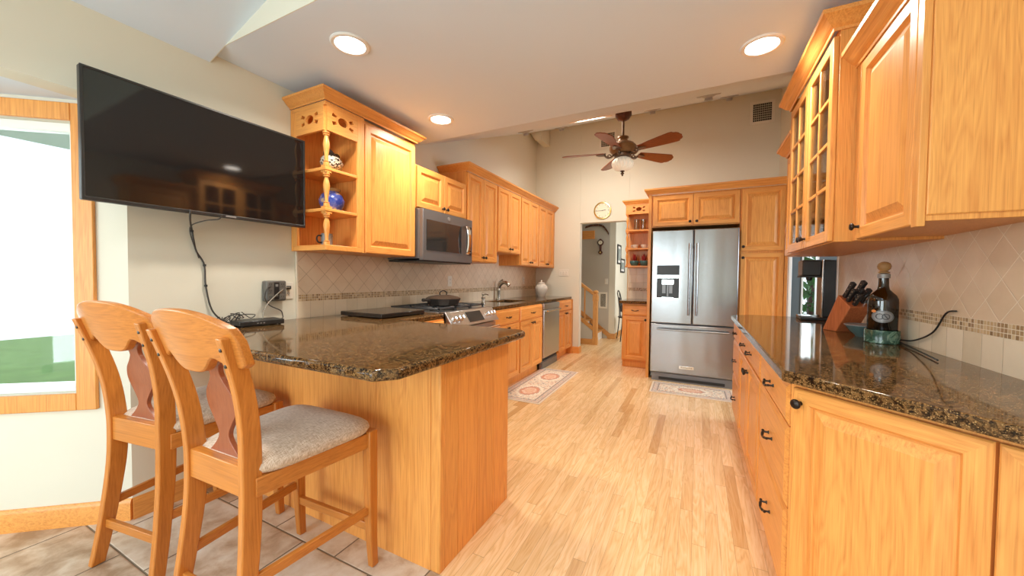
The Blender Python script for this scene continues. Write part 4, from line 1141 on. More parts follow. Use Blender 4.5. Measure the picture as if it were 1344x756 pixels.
wall_plate('ivory triple light switch on the wall left of the doorway', (-1.965, YB, 1.300), 0, 3, None, 'switch', 'light_switch')
wall_plate('white light switch on the grey hall wall by the stairs', (-1.655, HY, 1.155), 0, 1, None, 'switch', 'light_switch')

t = thing('cable_box', 'flat black media box with tangled wires on the peninsula top', 'box', (-2.33, 1.285, .914), R(80))
MB().box(-.115, .115, -.075, .075, .006, .034).build('casing', 'black', t, bevel=.004)
mb = MB()
for sx in (-1, 1):
    for sy in (-1, 1): mb.lathe([(.008, 0), (.008, .008)], c=(sx * .095, sy * .055, 0), n=10)
mb.build('foot', 'black_soft', t)
mb = MB()
for k in range(3): mb.box(-.03 + k * .016, -.022 + k * .016, -.0765, -.074, .016, .022)
mb.build('indicator', 'label_grey', t)
rng = random.Random(3)
for i, (y0, y1, r0) in enumerate(((1.10, 1.22, .03), (1.14, 1.30, .05), (1.08, 1.26, .04))):
    pts = []
    for k in range(9):
        a = k * 1.35 + i
        pts.append((-2.33 - .05 + .055 * math.sin(a) - .02 * i, y0 + (y1 - y0) * k / 8 + r0 * math.cos(a * 1.3), .925 + .022 * (1 + math.sin(a * 1.7)) + (.020 if y0 + (y1 - y0) * k / 8 > 1.16 else 0)))
    cord('wire_tangle', ['left coil', 'middle coil', 'right coil'][i] + ' of thin dark wire tangled on the black media box', pts, .0026)
cord('power_cord', 'black cord drooping from the left side of the surge protector to the media box', [(XL + .058, 1.405, 1.135), (XL + .075, 1.375, 1.125), (XL + .07, 1.365, 1.07), (XL + .06, 1.40, 1.02), (XL + .08, 1.455, .985), (XL + .09, 1.462, .955), (XL + .13, 1.435, .940), (-2.33, 1.39, .940)], .0035)
c = cord('power_cord', 'pale grey cord arching from the wall outlet down to the media box', [(XL + .03, 1.548, 1.130), (XL + .05, 1.50, 1.125), (XL + .07, 1.43, 1.08), (XL + .08, 1.375, 1.03), (XL + .09, 1.345, .98), (-2.36, 1.33, .948)], .0033, 'cord_pale')
MB().box(XL + .008, XL + .032, 1.538, 1.558, 1.118, 1.140).build('plug', 'cable', c, bevel=.002)

# ---------------------------------------------------------------- on the left counters
t = thing('cutting_board', 'thick dark slab lying on the granite left of the range', 'board', (-2.13, 2.105, .914), R(88))
pl = [(-.225, -.175), (.195, -.175), (.225, -.145), (.225, .175), (-.225, .175)]
MB().prism([(-.23, -.20), (.20, -.20), (.23, -.17), (.23, .23), (-.23, .23)], 'z', .006, .036).build('slab', 'dark_stone', t, bevel=.005)
mb = MB()
for sx in (-1, 1):
    for sy in (-1, 1): mb.lathe([(.012, 0), (.012, .007)], c=(sx * .19, .015 + sy * .16, 0), n=10)
mb.build('foot', 'black_soft', t)

t = thing('skillet', 'black cast iron skillet with a lidded loop handle on the range', 'pan', (-2.08, 2.745, .9505), R(75)); t.scale = (1.1, 1.1, 1.1)
MB().lathe([(.105, 0), (.118, .006), (.142, .052), (.144, .056), (.137, .056), (.115, .012), (.0001, .010)], n=10, c=(0, 0, 0)).build('pan', 'iron', t, smooth=20)
MB().tube(smoothpts([(-.13, 0, .045), (-.17, 0, .050), (-.205, 0, .052)], 4), [.012, .012, .011, .011, .012, .013, .013, .014, .012], 8).build('handle', 'iron', t)
MB().lathe([(.141, .057), (.141, .062), (.120, .074), (.060, .086), (.0001, .090)], n=10).build('lid', 'iron_lid', t, smooth=20)
MB().tube(smoothpts([(-.032, 0, .086), (-.034, 0, .108), (0, 0, .122), (.034, 0, .108), (.032, 0, .086)], 5), .005, 8).build('lid_handle', 'iron', t)

t = thing('soap_dispenser', 'small bronze pump soap dispenser at the sink edge', 'dispenser', (-2.13, 3.50, .914), R(0)); t.scale = (1.35, 1.35, 1.15)
t.location = (-2.17, 3.60, .914)
MB().lathe([(.021, 0), (.021, .006), (.013, .012), (.012, .045), (.017, .050), (.017, .060), (.008, .066), (.006, .080), (.010, .084), (.013, .094), (.009, .104), (.0001, .106)], n=18).build('pump', 'nickel', t)
MB().tube([(0, 0, .092), (.03, 0, .092), (.05, 0, .086)], .005, 8).build('spout', 'nickel', t)

t = thing('faucet', 'brushed metal arched pull-down kitchen faucet', 'faucet', (-2.395, 4.37, .914), 0)
MB().lathe([(.034, 0), (.034, .008), (.026, .016), (.024, .11), (.027, .12), (.027, .15), (.020, .165)], n=20).build('body', 'nickel', t)
pts = smoothpts([(0, 0, .13), (.020, 0, .185), (.062, 0, .226), (.115, 0, .226), (.158, 0, .190)], 5)
MB().tube(pts, [.021] * 10 + [.022] * 4 + [.025] * 6 + [.024], 12).build('spout', 'nickel', t)
mb = MB().tube(smoothpts([(.0, .0, .155), (-.004, .010, .20), (.012, .022, .245), (.050, .030, .268)], 4), [.017, .016, .015, .014, .013, .012, .011, .010, .010, .010, .011, .012, .010], 10); mb.build('lever', 'nickel', t)

t = thing('ginger_jar', 'white lidded ceramic jar in the far corner of the worktop', 'jar', (-2.235, 5.50, .914), 0)
MB().lathe([(.055, 0), (.060, .008), (.085, .06), (.102, .115), (.102, .145), (.085, .180), (.060, .196), (.058, .204), (.050, .205)], n=28).build('body', 'ceramic_white', t)
MB().lathe([(.062, .205), (.064, .211), (.050, .224), (.022, .232), (.012, .238), (.016, .250), (.010, .262), (.0001, .264)], n=24).build('lid', 'ceramic_white', t)

# ---------------------------------------------------------------- on the corner shelves
t = thing('hen_figurine', 'black and cream speckled hen figurine on the top corner shelf', 'figurine', (XL + .20, SY0 + .165, 1.905), R(120))
def blob(rings, n=18):
    return MB().loft([[(cx, cy + ry * math.cos(2 * math.pi * k / n), cz + rz * math.sin(2 * math.pi * k / n)) for k in range(n)] for cx, cy, cz, ry, rz in rings])
blob([(-.080, 0, .080, .010, .012), (-.074, 0, .080, .040, .036), (-.050, 0, .078, .062, .050), (-.015, 0, .076, .070, .055), (.025, 0, .076, .066, .052), (.055, 0, .084, .048, .042), (.074, 0, .094, .026, .026), (.082, 0, .098, .008, .008)]).build('body', 'speckle', t, smooth=60)
blob([(-.100, 0, .140, .006, .010), (-.088, 0, .138, .020, .024), (-.062, 0, .128, .034, .026), (-.030, 0, .124, .036, .018), (-.010, 0, .124, .010, .008)]).build('tail', 'black', t, smooth=60)
blob([(.030, 0, .124, .010, .010), (.042, 0, .132, .024, .024), (.062, 0, .140, .027, .027), (.080, 0, .138, .018, .018), (.098, 0, .132, .004, .004)]).build('head', 'black', t, smooth=60)
MB().lathe([(.046, 0), (.048, .006), (.034, .016), (.030, .030)], n=18).build('foot', 'black', t)
t = thing('blue_jar', 'blue and tan glazed pottery jar on the middle corner shelf', 'jar', (XL + .195, SY0 + .165, 1.645), 0); t.scale = (1.18, 1.18, 1.18)
MB().lathe([(.038, 0), (.045, .005), (.066, .045), (.070, .070), (.058, .100), (.040, .118), (.038, .124)], n=26).build('body', 'bluejar', t)
MB().lathe([(.038, .120), (.044, .126), (.050, .134), (.047, .138), (.036, .130)], n=26).build('rim', 'cork', t)
t = thing('mug', 'grey glass mug with a dark handle on the bottom corner shelf', 'mug', (XL + .215, SY0 + .11, 1.41), R(-95))
MB().lathe([(.030, 0), (.036, .005), (.038, .070), (.035, .085), (.032, .085), (.034, .068), (.031, .008), (.0001, .006)], n=24).build('cup', 'label_grey', t)
MB().tube(smoothpts([(.036, 0, .068), (.062, 0, .066), (.070, 0, .045), (.060, 0, .024), (.036, 0, .022)], 5), .005, 8).build('handle', 'black', t)

# ---------------------------------------------------------------- on the shelves by the fridge
gx = -.945
t = thing('glass_vase', 'tall cloudy glass vase on the top shelf by the refrigerator, left one', 'vase', (gx + .135, SF + .13, 1.907), 0, None)
MB().lathe([(.030, 0), (.033, .006), (.030, .09), (.036, .155), (.034, .155), (.027, .09), (.029, .012), (.0001, .010)], n=20).build('body', 'clear_glassware', t)
MB().lathe([(.036, .155), (.038, .158), (.034, .160), (.033, .155)], n=20).build('rim', 'label_grey', t)
dup(t, (gx + .225, SF + .15, 1.907), None, 'tall cloudy glass vase on the top shelf, right one against the refrigerator side')
t = thing('cup', 'white cup on the middle open shelf, left of its twin', 'cup', (gx + .125, SF + .12, 1.647), R(200))
MB().lathe([(.024, 0), (.028, .004), (.042, .040), (.045, .055), (.042, .055), (.038, .040), (.024, .008), (.0001, .006)], n=20).build('bowl', 'ceramic_white', t)
MB().tube(smoothpts([(.040, 0, .044), (.060, 0, .042), (.056, 0, .022), (.034, 0, .018)], 4), .004, 7).build('handle', 'ceramic_white', t)
dup(t, (gx + .245, SF + .12, 1.647), R(-20), 'white cup on the middle open shelf, nearer the refrigerator')
def pot(label, x):
    t = thing('potted_plant', label, 'plant', (x, SF + .12, 1.397), 0, None)
    MB().lathe([(.036, 0), (.042, .004), (.062, .040), (.064, .062), (.058, .074), (.052, .072), (.056, .060), (.0001, .055)], n=20).build('pot', 'teal', t)
    mb = MB(); rg = random.Random(int(x * 1000))
    for k in range(26):
        a = rg.random() * 6.28; r_ = rg.random() * .05; h = .10 + rg.random() * .09; w = .011
        b = Vector((r_ * .5 * math.cos(a), r_ * .5 * math.sin(a), .05)); e = Vector((r_ * 1.3 * math.cos(a), r_ * 1.3 * math.sin(a), h)); m_ = (b + e) / 2 + Vector((0, 0, .01)); s = Vector((-math.sin(a), math.cos(a), 0)) * w
        mb.add([b, m_ + s, e, m_ - s, m_ + Vector((0, 0, .003))], [(0, 1, 4), (1, 2, 4), (2, 3, 4), (3, 0, 4)])
    mb.build('leaves', 'red', t, smooth=0)
    return t
pot('teal pot of red leaves on the lowest open shelf, left one', gx + .115); pot('teal pot of red leaves on the lowest open shelf, right one', gx + .250)
# glassware behind the panes
first = None
for z in (1.405, 1.715, 2.015):
    for y in (2.25, 2.40, 2.52, 2.70, 2.88):
        if first is None:
            first = thing('drinking_glass', 'clear glass standing behind the panes of the glass-door cabinet', 'glass', (.72, y, z), 0, 'glassware in the display cabinet')
            MB().lathe([(.026, 0), (.030, .004), (.036, .125), (.033, .125), (.027, .010), (.0001, .008)], n=16).build('bowl', 'clear_glassware', first)
            MB().lathe([(.0362, .118), (.0368, .122), (.0362, .126), (.0330, .126)], n=16).build('rim', 'clear_glassware', first)
        else: dup(first, (.70 + .06 * ((y * 10) % 2 > 1), y, z))

# ---------------------------------------------------------------- on the right counter
t = thing('coffee_maker', 'black coffee machine at the far end of the right worktop', 'appliance', (.818, 3.575, .914), R(-4))
t.scale = (.76, .95, 1.05)
MB().box(-.15, .13, -.13, .13, .0, .022).build('base', 'black', t, bevel=.008)
MB().box(.015, .13, -.125, .13, .022, .43).build('tower', 'black', t, bevel=.012)
MB().box(-.145, .005, -.115, .12, .315, .43).build('brew_head', 'black', t, bevel=.010)
MB().lathe([(.030, .315), (.026, .290), (.016, .282), (.0001, .282)], c=(-.07, 0, 0), n=18).build('spout', 'black', t)
MB().box(-.15, .01, -.12, .125, .305, .316).build('brew_head_lip', 'black_soft', t, bevel=.003)
MB().box(.004, .016, -.128, -.118, .022, .43).build('chrome_edge', 'chrome', t, bevel=.003)
MB().box(-.155, -.05, -.07, .07, .022, .028).build('drip_tray', 'steel', t, bevel=.002)

t = thing('knife_block', 'reddish wooden knife block with black-handled knives on the right worktop', 'knife block', (.762, 2.835, .914), R(-68))
sd = [(-.055, 0), (.075, 0), (.075, .055), (.020, .215), (-.055, .175)]
# slanted block: side outline in (x, z), leaning back
sd = [(-.065, 0), (.040, 0), (.135, .150), (.045, .215)]
MB().prism(sd, 'y', -.055, .055).build('block', 'block_wood', t, bevel=.004)
tp, td = Vector((.045, 0, .215)), (Vector((.135, 0, .150)) - Vector((.045, 0, .215)))
out = Vector((.59, 0, .81)).normalized()
def knife(label, u, y, ln, big):
    k = thing('knife', label, 'knife', t.matrix_basis @ (tp + td * u + Vector((0, y, 0))) , R(-68), 'knives in the wooden block')
    a = Vector((0, 0, 0)); 
    secs = []
    for s, w, h in ((-.002, .008, .011), (.01, .009, .012), (ln * .3, .0085, .011), (ln * .7, .0095, .013), (ln * .94, .010, .014), (ln, .007, .009)):
        c_ = out * s; n_ = Vector((out.z, 0, -out.x))
        secs.append([c_ - Vector((0, w, 0)) - n_ * h * big, c_ + Vector((0, w, 0)) - n_ * h * big, c_ + Vector((0, w, 0)) + n_ * h * big, c_ - Vector((0, w, 0)) + n_ * h * big])
    MB().loft(secs).build('handle', 'black', k, bevel=.003)
    mb = MB()
    for s in (.3, .55, .8):
        mb.lathe([(.0026, -.0105), (.0026, .0105)], c=tuple(out * ln * s), axis='y', n=8)
    mb.build('rivet', 'chrome', k)
    mb = MB(); n_ = Vector((out.z, 0, -out.x)); mb.loft([[out * s - n_ * .008 - Vector((0, .001, 0)), out * s - n_ * .008 + Vector((0, .001, 0)), out * s + n_ * .008 + Vector((0, .001, 0)), out * s + n_ * .008 - Vector((0, .001, 0))] for s in (.0, .006)])
    mb.build('bolster', 'chrome', k)
bpy.context.view_layer.update()
knife('black-handled knife in the wooden block, upper row left', .18, -.030, .105, 1.0)
knife('black-handled knife in the wooden block, upper row right', .18, .022, .115, 1.1)
knife('short black-handled knife in the wooden block, middle row left', .52, -.036, .085, .85)
knife('black-handled knife in the wooden block, middle row centre', .52, .000, .090, .9)
knife('black-handled knife in the wooden block, middle row right', .52, .036, .090, .9)
knife('short black-handled knife in the wooden block, lowest row', .82, -.022, .075, .8)
t = thing('kitchen_scissors', 'black-handled scissors in the wooden block, lowest row right', 'scissors', bpy.data.objects['knife_block'].matrix_basis @ (tp + td * .82 + Vector((0, .028, 0))), R(-68))
mb = MB()
for s in (-1, 1):
    mb.tube([out * .045 + Vector((0, s * .014 + .014 * math.cos(a), 0)) + Vector((out.x, 0, out.z)) * .030 * math.sin(a) for a in [2 * math.pi * i / 14 for i in range(14)]], .0045, 7, closed=True)
mb.build('finger_loops', 'black', t)
mb = MB().tube([out * -.002, out * .018], .004, 7); mb.build('shank', 'chrome', t)

t = thing('bowl', 'small grey-green glazed bowl between knife block and bottle', 'bowl', (.800, 2.615, .914), 0)
MB().lathe([(.035, 0), (.038, .006), (.060, .028), (.078, .056), (.081, .062), (.077, .063), (.058, .034), (.034, .014), (.0001, .012)], n=30).build('body', 'grey_blue_glaze', t)
MB().lathe([(.077, .0625), (.0800, .0645), (.0825, .062), (.081, .058)], n=30).build('rim', 'label_grey', t)
t = thing('bottle_coaster', 'round green marble wine coaster under the dark bottle', 'coaster', (.800, 2.400, .914), 0)
MB().lathe([(.061, 0), (.064, .003), (.064, .060), (.062, .063), (.0575, .063), (.0565, .060), (.0565, .012), (.0001, .011)], n=40).build('ring', 'marble', t)
MB().lathe([(.059, -.0), (.059, .002)], n=30, c=(0, 0, 0)).build('felt_base', 'black_soft', t)
t = thing('bottle', 'dark brown glass bottle with oval label and wooden ball stopper, standing in the marble coaster', 'bottle', (.800, 2.400, .9255), 0); t.scale = (1.2, 1.2, 1)
prof = [(.030, 0), (.042, .001), (.0455, .006), (.0455, .188), (.0445, .200), (.039, .217), (.028, .232), (.0185, .246), (.0160, .262), (.0150, .305), (.0175, .307), (.0175, .318), (.0150, .320)]
MB().lathe(prof, n=32).build('glass_body', 'bottle_glass', t)
MB().lathe([(r - .003, h) for r, h in prof[1:5]] + [(.0405, .145)] if False else [(.038, .003), (.0425, .008), (.0425, .150), (.0001, .150)], n=32).build('contents', 'wine', t)
MB().lathe([(.0186, .300), (.0192, .304), (.0192, .318), (.0160, .322)], n=24).build('neck_band', 'label_grey', t)
MB().lathe([(.010, .306), (.010, .322), (.017, .326), (.0175, .330), (.011, .334), (.019, .345), (.0215, .357), (.018, .370), (.009, .378), (.0001, .380)], n=24).build('stopper', 'cork', t)
def on_curve(poly, r, zc, a0, th):
    """lay a flat outline (in metres) around the bottle"""
    n = len(poly); vs = []
    for d_ in (0, th):
        for u, v in poly:
            a = a0 + u / r; vs.append(((r + d_) * math.cos(a), (r + d_) * math.sin(a), zc + v))
    return vs, n
def band_ring(a, b, a2, b2, r, zc, a0, th, m, name, par, k=40):
    mb = MB(); P = circle(0, 0, a, b, k); Q = circle(0, 0, a2, b2, k) if a2 else None
    if Q:
        vs = []
        for L in (P, Q):
            for u, v in L: an = a0 + u / r; vs.append(((r + th) * math.cos(an), (r + th) * math.sin(an), zc + v))
        fs = [(i, (i + 1) % k, k + (i + 1) % k, k + i) for i in range(k)]
    else:
        vs = [((r + th) * math.cos(a0), (r + th) * math.sin(a0), zc)]; fs = []
        for g in (1, 2, 3):
            for u, v in P: an = a0 + u * g / 3 / r; vs.append(((r + th) * math.cos(an), (r + th) * math.sin(an), zc + v * g / 3))
        for i in range(k): fs.append((0, 1 + i, 1 + (i + 1) % k))
        for g in (0, 1):
            for i in range(k): j = (i + 1) % k; fs.append((1 + g * k + i, 1 + g * k + j, 1 + (g + 1) * k + j, 1 + (g + 1) * k + i))
    mb.add(vs, fs); return mb.build(name, m, par)
la = math.atan2(-2.4, -.8) + .02
lb = band_ring(.034, .029, 0, 0, .0455, .118, la, .0006, 'label_grey', 'label', t)
band_ring(.0315, .0265, .030, .0248, .0455, .118, la, .0011, 'label_dark', 'label_border', lb)
mb = MB()
for cu, rr_ in ((-.009, .0105), (.009, .0105)):
    P = [(cu + rr_ * math.cos(a), .013 * math.sin(a)) for a in [R(40 + i * 20) for i in range(15)]] if cu < 0 else [(cu + rr_ * math.cos(a), .013 * math.sin(a)) for a in [R(i * 20) for i in range(19)]]
    mb.tube([(.0468 * math.cos(la + u / .0455), .0468 * math.sin(la + u / .0455), .118 + v) for u, v in P], .0014, 6)
mb.tube([(.0468 * math.cos(la + u / .0455), .0468 * math.sin(la + u / .0455), .118 + v) for u, v in ((.002, .012), (.016, -.012))], .0014, 6)
mb.build('label_monogram', 'label_dark', lb)
band_ring(.008, .007, 0, 0, .0455, .142, la - .60, .0012, 'orange', 'seal', t, 16)
t = thing('power_cord', 'black cord with a grey adapter trailing across the right worktop beside the coaster', 'cable', (0, 0, 0), 0)
MB().tube(smoothpts([(.882, 2.02, 1.10), (.880, 2.08, 1.085), (.878, 2.16, 1.00), (.874, 2.30, .945), (.868, 2.42, .930), (.862, 2.40, .924), (.852, 2.31, .922), (.838, 2.18, .920), (.815, 2.03, .920), (.80, 1.93, .920)], 6), .0032, 8).build('wire', 'black', t)
MB().lathe([(.020, 0), (.024, .004), (.024, .030), (.018, .042), (.008, .052), (.005, .056)], c=(.860, 2.485, .9145), n=16).build('adapter', 'grey_plastic', t)
t.name = 'power_cord'

# ---------------------------------------------------------------- rugs
def rug(label, cx, cy, hx, hy, centers, rx, ry, rz=0.0):
    o = MB().box(-hx, hx, -hy, hy, 0, .007).build('rug', _rug('rug_pattern', hx, hy, centers, rx, ry), loc=(cx, cy, .0005), rz=rz, bevel=.003)
    return tag(o, label, 'rug', 'patterned rugs')
rug('long cream and terracotta runner in front of the sink and dishwasher', -1.585, 3.93, .248, .68, [(0, -.33), (0, .30)], .135, .20, R(.6))
rug('cream and terracotta mat on the floor before the refrigerator', -.045, 4.425, .405, .225, [(0, 0)], .17, .10, R(1.0))

# ---------------------------------------------------------------- recessed ceiling lights
def can(label, x, y, on=True, z=None, pitch=0.0, watts=13.0):
    z = ZC if z is None else z
    t = thing('recessed_light', label, 'light', (x, y, z), 0, 'recessed ceiling lights')
    t.rotation_euler = (pitch, 0, 0)
    MB().lathe([(.100, 0), (.100, -.003), (.094, -.008), (.078, -.008), (.074, -.001)], n=36).build('trim_ring', 'white' if on else 'fixture_grey', t)
    if on:
        MB().lathe([(.0001, -.0015), (.077, -.0015), (.077, -.0005), (.0001, -.0005)], n=36).build('lens', 'lamp', t)
        l = bpy.data.lights.new('recessed_light_glow', 'AREA'); l.shape = 'DISK'; l.size = .15; l.energy = watts; l.color = (1.0, .92, .80); l.spread = R(150)
        o = bpy.data.objects.new('recessed_light_glow', l); COL.objects.link(o); o.parent = t; o.location = (0, 0, -.012)
    else:
        MB().lathe([(.0001, -.022), (.035, -.020), (.055, -.012), (.066, -.002), (.0001, -.001)], n=28).lathe([(.030, -.015), (.036, -.040), (.030, -.050), (.0001, -.050)], n=24).build('eyeball', 'fixture_grey', t)
    return t
can('lit recessed ceiling light above the peninsula', -1.690, 1.410)
can('lit recessed ceiling light at upper right, near the glass-door cabinet', .275, 2.365)
can('lit recessed ceiling light in front of the large left wall cabinet', -1.835, 2.380)
SA = math.atan(.392)
can('lit recessed light on the sloped ceiling, left of the fan', -1.163, 4.32, True, slope(4.32) - .0005, SA, 22).scale = (2.5, 2.5, 1)
for lab, x, y in (('unlit recessed light on the sloped ceiling, leftmost of the row', -2.02, 4.37), ('unlit recessed light on the sloped ceiling, beside the boxed chase', -1.925, 5.46),
                  ('unlit recessed light on the sloped ceiling, just right of the fan mount', -.56, 5.02), ('unlit recessed light on the sloped ceiling, near its right end', .05, 3.84), ('unlit recessed light on the sloped ceiling, rightmost, near the wall vent', .29, 5.20)):
    can(lab, x, y, False, slope(y) - .0005, SA)

# ---------------------------------------------------------------- ceiling fan
fx, fy = -.760, 4.165
ftop = slope(fy)
t = thing('ceiling_fan', 'brown five-blade ceiling fan with a ribbed white glass light', 'fan', (fx, fy, 0), 0)
MB().lathe([(.085, ftop + .030), (.085, ftop - .035), (.060, ftop - .075), (.022, ftop - .090), (.0001, ftop - .090)], n=28).build('canopy', 'dark_wood', t)
zb = 2.545
MB().lathe([(.0125, zb + .16), (.0125, ftop - .08)], n=14).build('down_rod', 'fan_metal', t)
MB().lathe([(.035, zb + .205), (.058, zb + .200), (.060, zb + .190), (.045, zb + .180), (.050, zb + .155), (.062, zb + .150), (.115, zb + .125), (.142, zb + .095), (.140, zb + .060), (.115, zb + .030), (.085, zb + .018), (.0001, zb + .016)], n=40, ribs=20, rib=.012).build('motor_housing', 'rattan', t)
MB().lathe([(.085, zb + .020), (.092, zb + .010), (.088, zb - .012), (.070, zb - .022), (.0001, zb - .022)], n=32).build('switch_housing', 'fan_metal', t)
for k in range(5):
    a = R(46 + 72 * k)
    m_ = Matrix.Rotation(a, 4, 'Z')
    tilt = Matrix.Rotation(R(-13), 4, 'X')
    mb = MB()
    out_ = [(.200, -.045), (.32, -.062), (.48, -.080), (.575, -.088), (.600, -.084), (.612, -.066), (.632, -.060), (.650, -.040), (.652, -.020), (.662, 0), (.652, .020), (.650, .040), (.632, .060), (.612, .066), (.600, .084), (.575, .088), (.48, .080), (.32, .062), (.200, .045)]
    mb.prism(out_, 'z', -.004, .004)
    mb.move(m_ @ Matrix.Translation((0, 0, zb + .035)) @ tilt)
    b = mb.build('blade', 'blade', t, bevel=.001, seg=1)
    mb = MB()
    mb.tube(smoothpts([(.085, 0, zb + .030), (.115, 0, zb - .002), (.150, 0, zb - .012), (.180, 0, zb + .005), (.190, 0, zb + .022)], 4), .011, 8)
    mb.tube(smoothpts([(.115, 0, zb - .004), (.135, 0, zb + .022), (.158, 0, zb + .016), (.150, 0, zb - .002)], 4), .006, 7)
    mb.prism([(.175, -.045), (.255, -.028), (.285, 0), (.255, .028), (.175, .045), (.19, 0)], 'z', zb + .020, zb + .028)
    mb.move(m_); mb.build('blade_bracket', 'fan_metal', t)
zg = zb - .022
MB().lathe([(.055, zg + .004), (.060, zg - .002), (.085, zg - .014), (.108, zg - .040), (.114, zg - .068), (.104, zg - .098), (.078, zg - .124), (.040, zg - .138), (.012, zg - .142), (.0001, zg - .142)], n=140, ribs=20, rib=.035).build('glass_globe', 'globe', t)
MB().lathe([(.020, zg - .140), (.024, zg - .146), (.010, zg - .154), (.016, zg - .166), (.022, zg - .170), (.008, zg - .180), (.010, zg - .190), (.0001, zg - .200)], n=18).build('finial', 'fan_metal', t)

# ---------------------------------------------------------------- back wall: clock and vents
t = thing('wall_clock', 'round gold-rimmed wall clock above the doorway', 'clock', (-1.348, YB, 2.265), 0)
MB().lathe([(.135, -.001), (.137, -.012), (.130, -.024), (.118, -.026), (.112, -.018), (.112, -.010)], axis='y', n=48).build('rim', 'gold', t)
MB().lathe([(.0001, -.012), (.114, -.012), (.114, -.004)], axis='y', n=48).build('face', 'cream', t)
mb = MB()
for k in range(12):
    a = R(30 * k); c_, s_ = math.cos(a), math.sin(a)
    mb.beam((.088 * s_, -.0128, .088 * c_), (.103 * s_, -.0128, .103 * c_), .001, .005 if k % 3 else .009)
mb.build('hour_marks', 'label_dark', t)
mb = MB()
for a, l, w in ((R(268), .088, .005), (R(82), .052, .007)): mb.beam((-.012 * math.sin(a), -.0145, -.012 * math.cos(a)), (l * math.sin(a), -.0145, l * math.cos(a)), .0012, w)
mb.lathe([(.006, -.017), (.006, -.012)], axis='y', n=12); mb.build('hand', 'label_dark', t)
def vent(label, x0, x1, z0, z1, y=YB, nx=10, nz=8):
    t = thing('air_vent', label, 'vent', ((x0 + x1) / 2, y, (z0 + z1) / 2), 0, None)
    w, h = (x1 - x0) / 2, (z1 - z0) / 2; f = .035
    MB().prism([(-w - f, -h - f), (w + f, -h - f), (w + f, h + f), (-w - f, h + f)], 'y', -.010, -.001, holes=[[(-w, -h), (w, -h), (w, h), (-w, h)]]).build('frame', 'plastic_white', t, bevel=.002)
    MB().box(-w, w, -.002, -.001, -h, h).build('duct_shade', 'void', t)  # flat black sheet stands for the shade inside the opening
    mb = MB()
    for k in range(1, nx): mb.box(-w + 2 * w * k / nx - .0015, -w + 2 * w * k / nx + .0015, -.009, -.004, -h, h)
    for k in range(1, nz): mb.box(-w, w, -.008, -.003, -h + 2 * h * k / nz - .0015, -h + 2 * h * k / nz + .0015)
    mb.build('grille', 'wall', t)
    return t
vent('square air vent high on the far wall, near the right wall', .597, .800, 3.275, 3.500)
vent('air vent high on the far wall, half hidden behind the fan', -1.385, -1.185, 3.245, 3.445)
vent('return air grille low on the grey hall wall beside the newel post', -1.765, -1.665, .64, .90, HY, 6, 16)

# ---------------------------------------------------------------- hall: stairs and things on its walls
t = thing('staircase', 'oak staircase with turned newel post and balusters, seen through the doorway', 'stairs', (-1.66, 6.72, 0), 0)
NR, RI, TR = 7, .187, .26
MB().box(-.045, .045, -.045, .045, 0, .13).box(-.040, .040, -.040, .040, .13, .93).lathe([(.034, .93), (.030, .940), (.046, .952), (.050, .968), (.040, .985), (.020, .996), (.0001, 1.0)], n=20).box(-.047, .047, -.047, .047, .80, .90).build('newel_post', 'stair_z', t, bevel=.003)
sl = RI / TR
MB().beam((-.03, 0, .925), (-1.70, 0, .925 + 1.67 * sl), .060, .055).build('handrail', 'stair_x', t, bevel=.008)
MB().prism([(-.04, .255), (-.04, .335), (-1.7, .335 + 1.66 * sl), (-1.7, .255 + 1.66 * sl)], 'y', -.022, .0).build('stringer', 'stair_x', t)
MB().prism([(-.05, 0), (-.05, .262), (-1.7, .262 + 1.65 * sl), (-1.7, 0)], 'y', -.012, .0).build('stair_wall', 'hall_wall', t)
MB().box(-1.7, -.045, -.030, -.012, 0, .10).build('skirting', 'stair_x', t)
for k in range(NR):
    x = -.06 - k * TR
    MB().box(x - TR - .02, x + .025, .002, .80, RI * (k + 1) - .028, RI * (k + 1)).build('tread', 'stair_y', t, bevel=.006)
    MB().box(x - .02, x, .002, .80, RI * k, RI * (k + 1) - .028).build('riser', 'white', t)
for k in range(9):
    x = -.20 - k * .155
    zl, zh = .335 + (-x - .04) * sl - .015, .90 + (-x - .03) * sl
    MB().box(x - .013, x + .013, -.024, .002, zl, zh).build('baluster', 'stair_z', t, bevel=.003)
MB().prism([(.16, .06), (.16, .0), (.10, .0), (-1.7, .24 + 1.66 * sl - .10), (-1.7, .24 + 1.66 * sl + .0)], 'y', .805, .822).build('skirt_board', 'stair_x', t)

t = thing('wall_ornament', 'carved dark boomerang-shaped ornament high on the hall wall', 'ornament', (-1.85, HY, 2.232), 0)
pts = smoothpts([(-.25, -.016, .030), (-.14, -.016, .058), (.0, -.016, .062), (.10, -.016, .040), (.17, -.016, -.03), (.23, -.016, -.13)], 5)
MB().loft([[(p.x - .004, p.y + .012, p.z - .020), (p.x + .004, p.y + .012, p.z + .020), (p.x + .004, p.y - .012, p.z + .020), (p.x - .004, p.y - .012, p.z - .020)] for p in pts]).build('carving', 'dark_wood', t, bevel=.003)
mb = MB()
for k in range(6): p = pts[3 + k * 4]; mb.lathe([(.006, -.004), (.006, .002)], c=(p.x, p.y - .012, p.z), axis='y', n=8)
mb.build('inlay', 'gold', t)
t = thing('wall_plaque', 'small honey-coloured wooden plaque on the hall wall', 'plaque', (-2.035, HY, 2.105), 0)
MB().box(-.13, .13, -.020, -.001, -.085, .085).build('board', 'oak_x', t, bevel=.004); MB().box(-.115, .115, -.024, -.019, -.07, .07).build('face_panel', 'oak_x', t, bevel=.002)
t = thing('banjo_clock', 'small dark banjo-shaped wall clock in the hall', 'clock', (-1.78, HY, 1.855), 0); t.scale = (.8, 1, .8)
